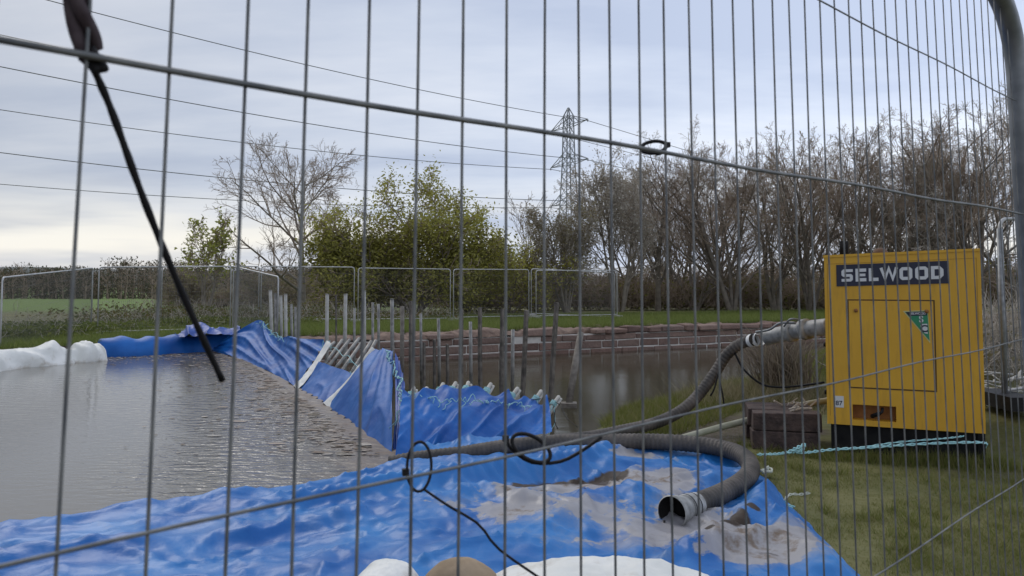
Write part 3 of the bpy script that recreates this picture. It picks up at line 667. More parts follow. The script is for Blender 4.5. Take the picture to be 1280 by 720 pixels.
# facing section with scalloped, tied top
TP = [(500,481),(516,494),(532,493),(547,490),(562,488),(583,486),(606,489),(622,493),(634,497),(650,502),(666,501),(678,506),(686,504)]
top = [at(px, py, 8.7 + (px-500)/190*1.0) for px, py in TP]
bot = [at(px, py, Y) for px, py, Y in ((494,574,7.55),(520,572,7.6),(545,570,7.7),(570,567,7.8),(600,563,7.95),(630,558,8.1),(660,551,8.3),(690,540,8.55))]
bot = cr3(bot, 13)
mid = [a.lerp(b,.45)+Vector((0,.0,.06)) for a,b in zip(bot,top)]
def face_fold(u, v, p): return folds(7.7, .105, 5.6, .9, -2.4)(u,v,p) + .03*math.sin(u*38+v*9)*v
o = loft([bot, mid, top], 220, 70, face_fold).build('dam_tarpaulin', M['tarp']); tag(o, 'creased blue tarpaulin facing the viewer, tied along its scalloped top to pole ends', 'tarpaulin', GR)
# flattened tarp skirt to the right of it, behind the hose
# far-bank roll (blue) and dark folded sheets on it
def roll(name, A, r, m, label, grp, amp, seed, nu=140, dirt=False, flat=1.0):
    P = cr3(A, nu); mb = MB(); n = 22; V = []; D = []
    for i, p in enumerate(P):
        t = (P[min(i+1,nu-1)]-P[max(i-1,0)]).normalized(); s = Vector((t.y,-t.x,0)).normalized()
        rr = r*(1 + .25*nz(i*.06, seed)); endf = min(1, .35 + min(i, nu-1-i)*.12)
        for j in range(n):
            q = R(200)*j/(n-1) - R(10); c = s*math.cos(q)*rr*1.15*endf + Vector((0,0,math.sin(q)*rr*1.45*flat*endf))
            k = amp*(fbm(i*.045, j*.14, seed, 3) + .5*(1-2*abs(nz(i*.06+j*.09, j*.12, seed+3))))
            V.append(p + c*(1+k)); D.append(.15+.5*max(0, nz(i*.07, j*.2, seed+9)) + (.25 if j < 4 else 0))
    mb.add(V, [(i*n+j, i*n+j+1, (i+1)*n+j+1, (i+1)*n+j) for i in range(nu-1) for j in range(n-1)])
    o = mb.build(name, m, attr={'dirt': D} if dirt else None); return tag(o, label, 'tarpaulin', grp)
q0 = [on(px_,py_,-.1)+Vector((0,.30,-.06)) for px_, py_ in ((108,447),(170,445),(235,440.5),(305,438))]
roll('tarpaulin_roll', q0, .32, M['tarp'], 'long blue tarpaulin roll lying along the far edge of the water', None, .05, 2.2, flat=.98)
q0 = [on(-70,474,-.1)+Vector((-.2,.3,-.12)), on(-10,463,-.1)+Vector((-.1,.3,-.12)), on(50,456,-.1)+Vector((0,.3,-.12)), on(90,453,-.1)+Vector((0,.32,-.12)), on(117,451,-.1)+Vector((0,.36,-.12))]
roll('white_tarpaulin_roll', q0, .36, M['whitetarp'], 'bulging off-white sheet roll at the far left edge of the water', None, .30, 7.2, dirt=True, flat=.82)
pts = [[at(218,421,18.7), at(240,421,18.8), at(262,420,19), at(300,420,19.2)], [at(225,416,19.2), at(246,406,19.4), at(268,413,19.5), at(300,411,19.8)], [at(228,417,20), at(250,409,20.2), at(270,414,20.2), at(302,413,20.4)]]
tag(loft(pts, 90, 24, folds(8.8, .09, 3.5, 2, 1)).build('folded_sheet', M['tarpdk']), 'dark blue crumpled sheet heaped on top of the long tarpaulin roll', 'tarpaulin')
# white fabric strips
def strip(a, b, w1, w2, label, seed):
    rows = []
    for k in range(5):
        t = k/4; p = a.lerp(b, t) + Vector((-.03,-.05,.02)) + Vector((0,0,-.06*math.sin(math.pi*t))); w_ = w1+(w2-w1)*t + .025*math.sin(t*7+seed); s = Vector((.42,-.88,-.04)).normalized()*w_
        rows.append([p - s*.5, p + Vector((-.02,-.02,.03)), p + s*.5])
    m = loft(rows, 12, 40, lambda u,v,p: .012*fbm(p.x*8,p.y*8,p.z*8)); o = m.build('white_strip', M['whitetarp'], attr={'dirt':[.12]*len(m.v)}); tag(o, label, 'strip', 'white strips laid down the dam slope')
strip(ONB(373,474+12), at(414,429,13.7), .34, .34, 'farther white strip laid down the dam slope beside the bare poles', 1)
strip(ONB(411,508), at(470,437,11.35), .36, .14, 'nearer dirt-smudged white strip tapering up the dam slope', 2)

# ---------------------------------------------------------------- sloping poles of the dam
ORD = ['first','second','third','fourth','fifth','sixth','seventh','eighth','ninth','tenth','eleventh','twelfth','thirteenth','fourteenth','fifteenth','sixteenth','seventeenth','eighteenth','nineteenth','twentieth']
SP = [((395,470,13.2),(428,425,14.6)), ((404,466,12.9),(437,425,14.1)), ((411,471,12.6),(449,423,13.8)), ((419,475,12.3),(454,426,13.5)), ((430,480,11.9),(464,427,13.0)), ((438,484,11.6),(470,426,12.7)), ((384,462,13.8),(418,428,14.9))]
for k, (a, b) in enumerate(SP):
    e_ = [at(*a), at(*b)]
    m = MB(); m.tube(e_, .028, 8)
    tag(m.build('sloping_pole', M['pole']), 'bare sloping scaffold pole above the low tarpaulin, %s from the left' % ORD[[6,0,1,2,3,4,5].index(k)], 'pole', 'sloping poles carrying the dam')
def twist(path, r, n=2, tw=9, jit=0, seed=0):
    """a laid rope: strands twisted about a path"""
    P = [Vector(p) for p in path]; m = MB(); Q = cr3(P, max(12, len(P)*8)); 
    for s in range(n):
        pts = []
        for i, p in enumerate(Q):
            a = i*tw/len(Q)*2 + s*6.283/n; pts.append(p + Vector((math.cos(a)*r*.6, math.sin(a)*r*.5, math.sin(a)*r*.8)))
        m.tube(pts, r*.62, 6)
    return m
rnd = random.Random(9)
ties = [(515,494,3,12),(532,492,2,9),(548,489,8,12),(563,487,9,11),(584,485,2,9),(606,489,10,12),(635,496,16,14),(666,500,14,15),(688,505,14,12)]
for k, (px, py, dx, dy) in enumerate(ties):
    Y = 8.72 + (px-500)/190*1.0; b = at(px+dx*.75, py-dy*.75, Y+.25); a = at(px-6, py+13, Y-.12)
    e_ = empty('tied_pole_end', a, 'rope-lashed pale pole end atop the facing blue tarpaulin, %s from the left' % ORD[k], 'pole', 'lashed pole ends along the facing tarpaulin')
    m = MB(); m.tube([a, b], .024, 8); m.tube([a+Vector((.045,.02,-.01)), b+Vector((.03,.02,-.03))], .018, 7); m.build('pole', M['palepole'], e_)
    m = MB(); d_ = (b-a).normalized(); c0 = a.lerp(b,.55); pts = []
    for i in range(48):
        q = i*.85; s_ = perp(d_, random.Random(3)); s2 = d_.cross(s_); pts.append(c0 + d_*(i/48-.5)*.10 + (s_*math.cos(q)+s2*math.sin(q))*(.038+.006*rnd.random()))
    m.tube(pts, .0055, 4)
    for t in range(3):   # loose tails drooping over the sheet
        p = c0 + Vector((rnd.uniform(-.03,.03),-.05,0)); pp = [p]
        for i in range(6): p = p + Vector((rnd.uniform(-.05,.015), -.05, -.035+rnd.uniform(-.03,.015))); pp.append(p)
        m.tube(cr3(pp, 18), .005, 4)
    m.build('lashing', M['rope_b'], e_)
# rope lacing down the turn of the dam
rnd = random.Random(19)
def lace(path, n, rad, label, seed, amp=.05, mt='rope_b'):
    rnd = random.Random(seed); Q = cr3(path, n); pts = [q + Vector((rnd.gauss(0,amp), -.05+rnd.gauss(0,amp*.5), rnd.gauss(0,amp))) for q in Q]
    m = MB(); m.tube(cr3(pts, n*3), rad, 5)
    for q in Q[::4]:
        pp = [q+Vector((0,-.04,0))]
        for i in range(4): pp.append(pp[-1]+Vector((rnd.uniform(-.04,.04),-.015,rnd.uniform(-.05,.02))))
        m.tube(cr3(pp, 10), rad*.9, 5)
    return tag(m.build('lacing_rope', M[mt]), label, 'rope')
lace([at(483,437,10.7), at(490,450,10.3), at(499,470,9.7), at(502,490,9.1), at(503,510,8.6)], 40, .008, 'turquoise rope lacing down the turn of the dam beside the tall tarpaulin', 3, .02)
lace([at(325,402,18.9), at(333,408,18.3), at(344,420,17.3), at(372,423,15.5)], 36, .008, 'frayed rope lacing along the jagged edge of the far peaked tarpaulin', 4, .05)
lace([at(408,427,13.9), at(416,432,13.7), at(440,452,12.5), at(446,466,11.7)], 14, .006, 'thin rope edge along the top of the low tarpaulin', 5, .03)
lace([at(505,493,8.7), at(560,500,8.6), at(610,500,8.8), at(650,507,9.1), at(686,512,9.4)], 60, .005, 'turquoise cord threaded along the top of the facing tarpaulin', 6, .022)

# ---------------------------------------------------------------- vertical posts in the canal
posts = [  # px_top, y_top, px_bottom, Y, radius, material, base z
 (338,363,340,19.6,.045,'palepole'), (344,367,345,19.9,.04,'pole'), (351,370,352,19.2,.04,'palepole'), (357,368,357,18.8,.042,'palepole'), (364,380,365,19.4,.035,'pole'), (369,384,369,19.0,.035,'pole'),
 (409,368,408,17.6,.042,'palepole'), (420,369,420,18.6,.03,'darkpost'), (432,368,430,17.2,.042,'palepole'), (443,385,443,17.8,.03,'pole'), (455,364,455,16.6,.042,'palepole'), (466,378,466,17.0,.03,'pole'), (473,380,473,16.7,.03,'pole'),
 (490,374,491,16.0,.04,'pole'), (503,383,503,15.4,.042,'woodpost'), (514,376,514,15.2,.06,'darkpost'),
 (530,428,530,15.6,.045,'darkpost'), (543,424,543,15.4,.045,'darkpost'), (559,430,559,15.2,.045,'darkpost'),
 (588,402,589,15.6,.035,'pole'), (641,412,640,14.8,.035,'pole'), (548,398,549,16.4,.035,'pole'), (526,392,527,16.6,.03,'pole'),
 (577,386,577,14.9,.05,'darkpost'), (600,384,601,14.6,.055,'darkpost'), (628,386,626,14.3,.055,'darkpost'), (658,388,652,13.9,.06,'darkpost'), (696,378,687,13.4,.06,'darkpost')]
where = ['leftmost of the vertical poles, beside the far tarpaulin peak','second pole of the left cluster behind the far tarpaulin peak','third pole of the left cluster behind the far tarpaulin','pale fourth pole of the left cluster behind the far tarpaulin','shorter fifth pole of the left cluster','shortest rightmost pole of the left cluster',
 'pale pole standing alone right of the left cluster','thin dark stake just right of the lone pale pole','pale pole above the farther white strip','thin grey stake between two pale poles above the bare sloping poles','pale pole above the nearer bare sloping poles','thin stake left of the tall tarpaulin peak','thin stake nearest left of the tall tarpaulin peak',
 'grey pole rising straight behind the tall tarpaulin peak','timber post right of the tall tarpaulin peak','thicker dark timber post right of the tall tarpaulin peak',
 'short dark stake against the broken wall, leftmost of three','short dark stake against the broken wall, middle of three','short dark stake against the broken wall, rightmost of three',
 'thin grey pole between the first and second tall dark canal posts','thin grey pole between the third and fourth tall dark canal posts','thin grey pole behind the short dark stakes','thin grey pole just right of the thicker dark timber post',
 'tall dark post, leftmost of the five standing in the canal','second of the five tall dark posts in the canal','third of the five tall dark posts in the canal','fourth of the five tall dark posts in the canal','slightly leaning dark post, rightmost of the five in the canal']
rnd = random.Random(6)
for (pt, yt, pb, Y, r, mt), lab in zip(posts, where):
    a = at(pt, yt, Y + rnd.uniform(-.1,.1)); b = at(pb, 500, Y); b.z = ZC-.25
    m = MB(); r = r*.74 if mt == 'darkpost' else r
    m.tube([b, b.lerp(a,.5)+Vector((rnd.uniform(-.01,.01),0,0)), a], [r, r*.97, r*.93], 10 if mt != 'darkpost' else 4)
    if mt in ('palepole','pole') and r > .038: m.tube([a+Vector((0,0,-.001)), a+Vector((0,0,.012))], r*1.08, 10)
    tag(m.build('vertical_post', M[mt], smooth=mt != 'darkpost'), lab, 'post', 'upright posts behind the dam')
e_ = empty('leaning_timber_post', at(710,505,13.4), 'pale timber post leaning to the right in the canal, its foot on a small block', 'post')
m = MB(); m.tube([at(711,506,13.4), at(718,462,13.7), at(726,416,14.0)], [.058,.062,.055], 9); m.build('shaft', M['woodpost'], e_)
m = MB(); m.box(at(711,505,13.4)+Vector((0,0,-.02)), (.26,.22,.09)); m.build('foot', M['woodpost'], e_, False)
m = MB(); m.tube(cr3([at(664,500,9.3),at(685,498,10),at(700,506,9.6)], 12), .005, 4); m.tube(cr3([at(694,512,9.4),at(693,525,9.2),at(697,536,9.0)],12), .006, 4); m.tube(cr3([at(702,508,9.6),at(708,522,9.3),at(722,534,9.0)],12), .005, 4)
tag(m.build('loose_cord', M['black']), 'dark loose cord ends hanging at the right end of the facing tarpaulin', 'cord')

# ---------------------------------------------------------------- near tarpaulin sheet
topc = cr3([(-9.5,.9,0),(-6.5,3.15,0),(-3.6,5.62,0),(-1.9,6.6,0),(-1.05,7.45,0),(-.3,7.95,0),(.45,8.05,0),(1.1,7.85,0),(1.65,7.45,0),(2.06,6.95,0)], 361)
botc = cr3([(-4.5,-1.2,0),(-3.2,.8,0),(-2.0,2.2,0),(-1.2,2.9,0),(-.4,3.3,0),(.3,3.55,0),(.9,3.65,0),(1.3,3.65,0),(1.6,3.6,0),(1.80,3.5,0)], 361)
ridges = [  # (polyline in photo px/py at z=.06), height, width
 ([(380,622),(470,612),(560,603),(640,590),(700,580),(770,568)], .12, .10), ([(400,650),(520,632),(600,617),(660,628),(730,628),(800,618),(850,600)], .05, .10),
 ([(560,690),(640,672),(720,650)], .05, .2), ([(790,590),(800,620),(790,660),(800,690)], .05, .10), ([(700,650),(760,630),(830,625),(900,600)], .05, .14),
 ([(870,690),(920,660),(955,625)], .09, .09), ([(940,590),(960,630),(1000,680),(1030,712)], .05, .10), ([(0,690),(100,676),(250,660),(420,640)], .07, .15), ([(700,566),(800,563),(880,566),(915,575)], .09, .13),
 ([(840,700),(900,690),(980,665)], .06, .09)]
RS = []
for pl, h, wd in ridges:
    P = [on(px, py, .06) for px, py in pl]; Q = cr3(P, 30); RS.append((np.array([(q.x, q.y) for q in Q]), h, wd))
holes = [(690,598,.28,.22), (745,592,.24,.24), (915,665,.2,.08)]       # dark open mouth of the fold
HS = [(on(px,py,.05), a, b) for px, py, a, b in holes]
NVt = 190
H2 = [at(487,580,7.35), at(520,574,7.35), at(580,567,7.35), at(640,558,7.4), at(700,553,7.4), at(760,552,7.35), at(820,552,7.25), at(875,556,7.1), at(912,563,6.9), at(933,574,6.6), at(938,589,6.25), at(925,604,5.95), at(900,618,5.7), at(868,631,5.45)]
H1 = [at(944,424,8.6), at(925,430,8.7), at(908,444,8.75), at(895,464,8.75), at(880,485,8.7), at(862,505,8.6), at(840,520,8.5), at(812,531,8.3), at(780,538,8.15), at(740,546,8.0), at(695,551,7.75), at(640,556,7.6), at(590,564,7.45)]
HP = np.array([tuple(q) for q in cr3(H2[:-1], 160)] + [tuple(q) for q in cr3(H1[7:], 80)])
def tz(x, y, v):
    z = .025 + .025*fbm(x*1.1, y*1.1, 2.2, 3) + .020*(1-2*abs(nz(x*2.3+y*.8, y*2.6, 4.4))) + .014*(1-2*abs(nz(x*6+y*3, y*6.5-x*2, 1.4))) + .006*fbm(x*11, y*13, 3.1, 3)
    lf_ = ss(-.4, -1.6, x); z = z*(1-.5*lf_) + lf_*(.035*(1-2*abs(nz(x*.55+y*.5, y*2.4-x*.9, 3.3))) + .02*(1-2*abs(nz(x*1.3+y, y*4.2-x*1.4, 6.1))))
    wx, wy = x + .25*nz(x*1.7, y*1.7, 5), y + .25*nz(x*1.7, y*1.7, 9)
    z += .030*(1-min(1, abs(nz(wx*1.9-wy*1.2, wy*1.5+wx*.6, 12.1))*5))**1.5 + .018*(1-min(1, abs(nz(wx*4.1+wy*1.5, wy*3.2, 17.3))*5))**1.4
    for P, h, wd in RS:
        dd = math.sqrt(((P[:,0]-x)**2 + (P[:,1]-y)**2).min()); z += h*math.exp(-(dd/wd)**2)
    for c, a, b in HS:
        z -= .09*math.exp(-((x-c.x)/a)**2 - ((y-c.y)/b)**2)
    if x < -1.0: z = z*ss(0,.07,v) - .16*(1-ss(0,.07,v))
    z -= .10*ss(-.6, -1.5, x)*ss(0, .1, v)*(1-v*.6)
    if y > 5: 
        dd = np.hypot(HP[:,0]-x, HP[:,1]-y); k = int(dd.argmin())
        if dd[k] < .45: z = min(z, HP[k,2] - .062 + max(0, dd[k]-.08)*.9)
    return z
blobs = [(650,640,.28,.20,.85), (630,655,.14,.12,.7), (700,655,.30,.16,.6), (760,612,.55,.13,1.0), (720,620,.3,.08,.8), (800,605,.32,.14,1.0), (795,578,.22,.10,1.0), (840,620,.24,.16,.7), (760,650,.3,.2,.55), (865,660,.2,.3,.85), (800,680,.35,.18,.7),
         (850,600,.15,.10,.6), (905,650,.22,.2,.5), (985,690,.30,.14,.9), (960,700,.22,.14,.9), (920,700,.25,.12,.6), (1000,668,.1,.1,.6), (640,628,.14,.05,1), (560,640,.2,.1,.5), (720,690,.4,.06,.4)]
BL = [(on(px,py,.02), a, b*1.7, s) for px, py, a, b, s in blobs]
mud_and_hollows = [(690,602,.20,.20,1.8), (730,600,.20,.24,1.9), (765,592,.12,.20,1.8), (655,607,.14,.12,1.5), (905,670,.16,.06,1.1), (925,657,.08,.10,1.3), (940,646,.06,.08,1.3), (885,684,.10,.04,1.0), (958,694,.14,.06,.8), (678,618,.035,.05,1.8), (730,627,.02,.06,1.8)]  # mud bared in tears; at the fold mouth it paints the shaded hollow
MD = [(on(px,py,.06), a, b, s) for px, py, a, b, s in mud_and_hollows]
V = []; dirt = []; mud_hollow_v = []
for i in range(361):
    for j in range(NVt):
        v = j/(NVt-1); p = topc[i].lerp(botc[i], v); x, y = p.x, p.y
        if i == 360: x += .03*nz(v*14, 1.0) 
        g = Gs(x, y) if x > -1 else 0
        ed = ss(1.0, .965, i/360)
        V.append((x, y, (.012 + tz(x, y, v)*(.18+.82*ed) ) + min(g, 0)*0))
        a = sum(s*math.exp(-((x-c.x)/aa)**2-((y-c.y)/bb)**2) for c, aa, bb, s in BL); dirt.append(min(1.2, a) - .02 if x > -2 else .0)
        mud_hollow_v.append(min(1.5, sum(s*math.exp(-((x-c.x)/aa)**2-((y-c.y)/bb)**2) for c, aa, bb, s in MD)))
NT = tarp_mat('near_blue_tarpaulin', (.007,.10,.34), (.03,.18,.46), .44)
attr_mix(NT, 'dirt', (.27,.255,.26), .45, 3.2, (.30,.95), 2.6, .62); attr_mix(NT, 'dirt', (.31,.29,.28), .4, 4.5, (.50,.66), 2.8, .85); attr_mix(NT, 'dirt', (.17,.13,.10), .7, 12.0, (1.12,1.30)); attr_mix(NT, 'mud', (.035,.022,.014), .6, 5.0, (.55,.75))  # last mix: mud colour, plus the painted shade of the open fold
m = MB(); m.add(V, [(i*NVt+j, i*NVt+j+1, (i+1)*NVt+j+1, (i+1)*NVt+j) for i in range(360) for j in range(NVt-1)])
tag(m.build('bank_tarpaulin', NT, attr={'dirt':dirt,'mud':mud_hollow_v}), 'mud-stained blue tarpaulin spread over the near bank under the open hose end', 'tarpaulin')
# white sheet at the bottom edge
def dome(name, a, b, z0, h, seed, m, label, cat, amp=.035, cut=1.0):
    mb = MB(); n1_, n2_ = 90, 30; V = [(a.x, a.y, z0+h)]; D = [.0]
    for j in range(1, n2_+1):
        for i in range(n1_):
            q = 6.2832*i/n1_; r = j/n2_; wob = 1 + .06*nz(math.cos(q)*2, math.sin(q)*2, seed)
            x = a.x + math.cos(q)*b[0]*r*wob; y = a.y + math.sin(q)*b[1]*r*wob
            V.append((x, y, z0 + h*(1-r**2.4) + amp*(1-2*abs(nz(x*3, y*3, seed))) + amp*.6*fbm(x*7, y*7, seed))); D.append(.14 + .5*max(0, nz(x*3, y*3, seed+4)))
    F_ = [(0, 1+i, 1+(i+1)%n1_) for i in range(n1_)] + [(1+(j-1)*n1_+i, 1+j*n1_+i, 1+j*n1_+(i+1)%n1_, 1+(j-1)*n1_+(i+1)%n1_) for j in range(1, n2_) for i in range(n1_)]
    mb.add(V, F_); return tag(mb.build(name, m, attr={'dirt': D}), label, cat)
dome('white_sheet', on(752,722,.1)+Vector((0,-.26,0)), (.74,.62), .02, .17, 3.3, M['whitetarp'], 'large white sheet lying on the blue tarpaulin at the bottom edge', 'sheet')
mb = MB()
o = dome('small_white_sheet', on(485,722,.08)+Vector((0,-.06,0)), (.18,.25), .03, .14, 5.3, M['whitetarp'], 'small crumpled white sheet at the bottom edge left of the tan sandbag', 'sheet', .03)
M['sack'] = mat('tan_sack_cloth', (.26,.19,.12), .9, (.36,.27,.18), scale=7, bump=.5, bscale=120, dist=.004)
o = dome('sandbag', on(578,722,.08)+Vector((0,-.05,0)), (.25,.17), .0, .18, 8.3, M['sack'], 'tan sandbag lying on the blue tarpaulin at the bottom edge', 'sandbag', .015); o.rotation_euler = (0,0,0)

# ---------------------------------------------------------------- hoses
def hose(path, r, n=200, rib=.05, pitch=.03, sides=16):
    Q = cr3(path, n); m = MB(); s = 0; rad = []
    for i, q in enumerate(Q):
        if i: s += (q-Q[i-1]).length
        rad.append(r*(1+rib*math.sin(s/pitch*6.283)))
    m.tube(Q, rad, sides); return m
e_ = empty('discharge_hose', at(700,560,7.4), 'thick muddy hose curling round on the blue tarpaulin to an open silver end', 'hose')
hose(H2, .070, 520, .045, .042, 18).build('hose_body', M['hose'], e_)
a, b = at(868,631,5.45), at(838,641,5.22); d_ = (b-a).normalized()
def ring(mb, c, d, r1, r2, L_, n=24): mb.tube([c, c+d*L_*.5, c+d*L_], [r1, (r1+r2)/2, r2], n, cap=False)
m = MB(); m.tube([a-d_*.02, a+d_*.05, a+d_*.06, a+d_*.10, a+d_*.11, a+d_*.15], [.080,.080,.087,.087,.080,.080], 24, cap=False); m.build('coupling_band', M['silver'], e_)
m = MB(); c0 = a+d_*.15; m.tube([c0, c0+d_*.04, c0+d_*.10, c0+d_*.14, c0+d_*.145], [.080,.090,.102,.107,.100], 28, cap=False); m.build('open_end', M['silver'], e_)
m = MB(); m.tube([c0+d_*.005, c0+d_*.02, c0+d_*.09, c0+d_*.135], [.0725,.0725,.092,.0985], 24, cap=False); m.tube([c0+d_*.004, c0+d_*.006], [.073,.073], 24); m.build('bore_shade', M['base'], e_)  # black liner and disc paint the darkness inside the hose mouth
for k in (.045,.115):
    m = MB(); m.tube([a+d_*k, a+d_*(k+.012)], .0905, 24, cap=False); m.build('clamp_ring', M['black'], e_)
m = MB(); tp = c0+d_*.14+Vector((0,-.0,-.10)); m.tube([tp+Vector((-.05,0,.05)), tp+Vector((-.06,-.02,-.05)), tp+Vector((.05,-.02,-.015)), tp+Vector((.17,.03,.005))], [.008,.02,.014,.004], 6); m.build('lever', M['black'], e_)
# suction hose from the cabinet
e_ = empty('suction_hose', at(880,480,9.0), 'long dark hose arching from the yellow cabinet down over the canal edge', 'hose')
hose(H1, .060, 420, .045, .042, 16).build('hose_body', M['hose'], e_)
m = hose([at(1036,408,7.95), at(1012,411,8.1), at(985,416,8.3), at(958,422,8.5)], .082, 30, .0, .05, 18); m.build('outlet_pipe', M['silver'], e_)
m = MB()
for px, py, Y in ((1010,411,8.1),(992,414,8.25)):
    p = at(px,py,Y); q = at(px-6,py+1.2,Y+.05); m.tube([p,q], .106, 20)
m.build('flange', M['silver'], e_)
for px, py in ((950,423.5),(943,425)):
    m = MB(); p = at(px,py,8.55); q = at(px-4,py+1.4,8.6); m.tube([p,q], .072, 18, cap=False); m.build('white_band', M['white'], e_)
m = MB(); m.tube(cr3([at(995,404,8.1), at(975,404,8.2), at(962,412,8.3), at(945,415,8.5)], 14), .012, 6); m.tube(cr3([at(1000,400,8.1), at(988,399,8.1), at(980,408,8.2)], 10), .01, 6); m.build('coupling_lever', M['galv'], e_)
m = MB(); m.tube(cr3([at(918,440,8.7), at(930,462,8.6), at(952,480,8.5), at(975,484,8.4), at(1000,482,8.3), at(1030,478,8.0)], 30), .012, 6)
m.tube(cr3([at(901,455,8.65), at(900,475,8.6), at(903,492,8.6), at(905,505,8.6)], 20), .009, 5); m.tube(cr3([at(898,465,8.65), at(893,485,8.6), at(888,495,8.6)], 12), .01, 5)
tag(m.build('hanging_cord', M['black']), 'black cord looping down from the arching hose to the yellow cabinet', 'cord')
m = hose([at(838,552,7.9), at(865,544,8.0), at(905,533,8.1), at(940,524,8.2), at(975,513,8.3), at(1010,505,8.4), at(1045,499,8.5)], .033, 80, .0)
tag(m.build('pale_pipe', M['palehose']), 'thin pale greenish pipe lying on the grass beside the dark timber stack', 'pipe')

# ---------------------------------------------------------------- dark brick plinth
e_ = empty('timber_stack', at(985,562,7.7), 'low dark stack of squared timber sleepers beside the yellow cabinet', 'timber')
rnd = random.Random(3); c0 = at(940,562,7.75); c1 = at(1024,562,7.62); ux = (c1-c0); ux.z = 0; Lk = ux.length; ux.normalize(); an = math.atan2(ux.y, ux.x); uy = Vector((-ux.y, ux.x, 0))
for dep in range(3):
    for r in range(2):
        m = MB(); lk = Lk*(1 + rnd.uniform(-.04,.05)); c = c0 + ux*(lk/2 + rnd.uniform(-.015,.02)) + uy*(.13+dep*.24 + rnd.uniform(-.01,.012)); m.box((c.x, c.y, .088+r*.172), (lk, .225, .165), an + rnd.uniform(-.02,.02), .007, rnd)
        o = m.build('sleeper', M['brick'], e_, False); bv = o.modifiers.new('bev','BEVEL'); bv.width = .009; bv.segments = 2
m = MB()
for k in range(14):
    c = c0 + ux*rnd.uniform(Lk*.55, Lk*1.02) + uy*rnd.uniform(.1,.6); m.tube([(c.x,c.y,.352), (c.x+rnd.uniform(-.15,.15), c.y+rnd.uniform(-.1,.1), .36+rnd.uniform(0,.07))], rnd.uniform(.006,.014), 5)
tag(m.build('twig_litter', M['twigpale'], smooth=False), kind='stuff')

# ---------------------------------------------------------------- yellow pump cabinet
BL_, BR_ = Vector((2.925,7.5,0)), Vector((4.10,7.0,0)); ux = (BR_-BL_).normalized(); un = Vector((ux.y,-ux.x,0)); uz = Vector((0,0,1)); WB = (BR_-BL_).length
# un points to the viewer
def cab(s, z, off=0): return BL_ + ux*s + uz*z + un*off
pump = empty('pump_cabinet', BL_.lerp(BR_,.5)+Vector((0,0,0)), 'yellow metal pump cabinet with a navy name plate, standing on a black base', 'pump')
tilt = lambda s: .045*s/WB     # the top runs slightly uphill to the right
DP = 1.75
def prism(mb, s0, s1, z0, z1, o0, o1, t=True):
    P = []
    for o_ in (o0, o1):
        for s, z in ((s0,z0),(s1,z0),(s1,z1),(s0,z1)): P.append(cab(s, z + (tilt(s) if t and z > 1 else 0), o_))
    mb.add(P, [(0,1,2,3),(7,6,5,4),(0,4,5,1),(1,5,6,2),(2,6,7,3),(3,7,4,0)])
Z0, Z1 = .285, 1.835
m = MB(); rs0, rs1, rz0, rz1 = .22, .58, .335, .475      # recess
# shell with a real recess in its front: front face built as four boards round the opening
prism(m, 0, WB, Z0, Z1, -DP, -.14, True)
prism(m, 0, rs0, Z0, Z1, -.14, 0); prism(m, rs1, WB, Z0, Z1, -.14, 0); prism(m, rs0, rs1, rz1, Z1, -.14, 0); prism(m, rs0, rs1, Z0, rz0, -.14, 0)
body = m.build('body', M['yellow'], pump, False)
m = MB()   # raised roof lip and corner folds
prism(m, -.006, WB+.006, Z1-.012, Z1+.012, -DP, .008); m.build('roof_panel', M['yellow'], pump, False)
m = MB(); prism(m, .03, WB-.03, Z1-.075, Z1-.071, -.001, .002); prism(m, .026, .030, .36, Z1-.07, -.001, .002); prism(m, WB-.034, WB-.030, .36, Z1-.07, -.001, .002); m.build('panel_seam', mat('seam_yellow', (.36,.18,.015), .6), pump, False)
# door outline
ds0, ds1, dz0, dz1 = .20, .905, .63, 1.43; door = MB(); prism(door, ds0+.006, ds1-.006, dz0+.006, dz1-.006, -.001, .004, False); dr = door.build('door', M['yellow'], pump, False)
m = MB(); g = .007
prism(m, ds0-g, ds1+g, dz0-g, dz0+.004, -.001, .0025, False); prism(m, ds0-g, ds1+g, dz1-.004, dz1+g, -.001, .0025, False)
prism(m, ds0-g, ds0+.004, dz0+.004, dz1-.004, -.001, .0025, False); prism(m, ds1-.004, ds1+g, dz0+.004, dz1-.004, -.001, .0025, False); m.build('door_gap', M['seam'], pump, False)
for s in (.265, .845):
    m = MB(); p = cab(s, 1.335, .004); m.tube([p, p+un*.012], .018, 14); m.build('latch', M['rust'], pump)
m = MB(); prism(m, rs0+.001, rs1-.001, rz0+.001, rz1-.001, -.139, -.128, False); m.build('recess_back', M['rust'], pump, False)
m = MB(); p = cab(.44, .36, -.05); m.tube(cr3([cab(.38,.37,-.04), cab(.42,.395,0.0), cab(.46,.42,.01), cab(.47,.45,-.03)], 10), [.02]*5+[.013]*5, 8); m.build('towing_hook', M['black'], pump)
m = MB(); prism(m, .03, WB-.02, .03, Z0-.003, -DP+.05, -.03, False); m.build('base', M['base'], pump, False)
m = MB(); prism(m, WB-.06, WB-.005, .0, Z0-.003, -.5, -.028+.026, False); m.build('base_skid', M['base'], pump, False)
m = MB()
for z in (.55, 1.0): p = cab(-.006, z, -.2); m.tube([p+ux*.004, p-ux*.02], .022, 10)
m.build('side_bolt', M['black'], pump)
m = MB(); p = cab(.17, Z1, -.5); m.tube([p, p+uz*.165], .042, 14); m.tube([p+uz*.165, p+uz*.155], [.042,.03], 14); m.build('exhaust_pipe', M['base'], pump)
m = MB(); p = cab(.50, Z1, -.6); m.tube([p, p+uz*.05, p+uz*.085, p+uz*.095], [.07,.07,.05,.01], 16); m.build('roof_cap', mat('brown_cap', (.12,.065,.035), .8), pump)
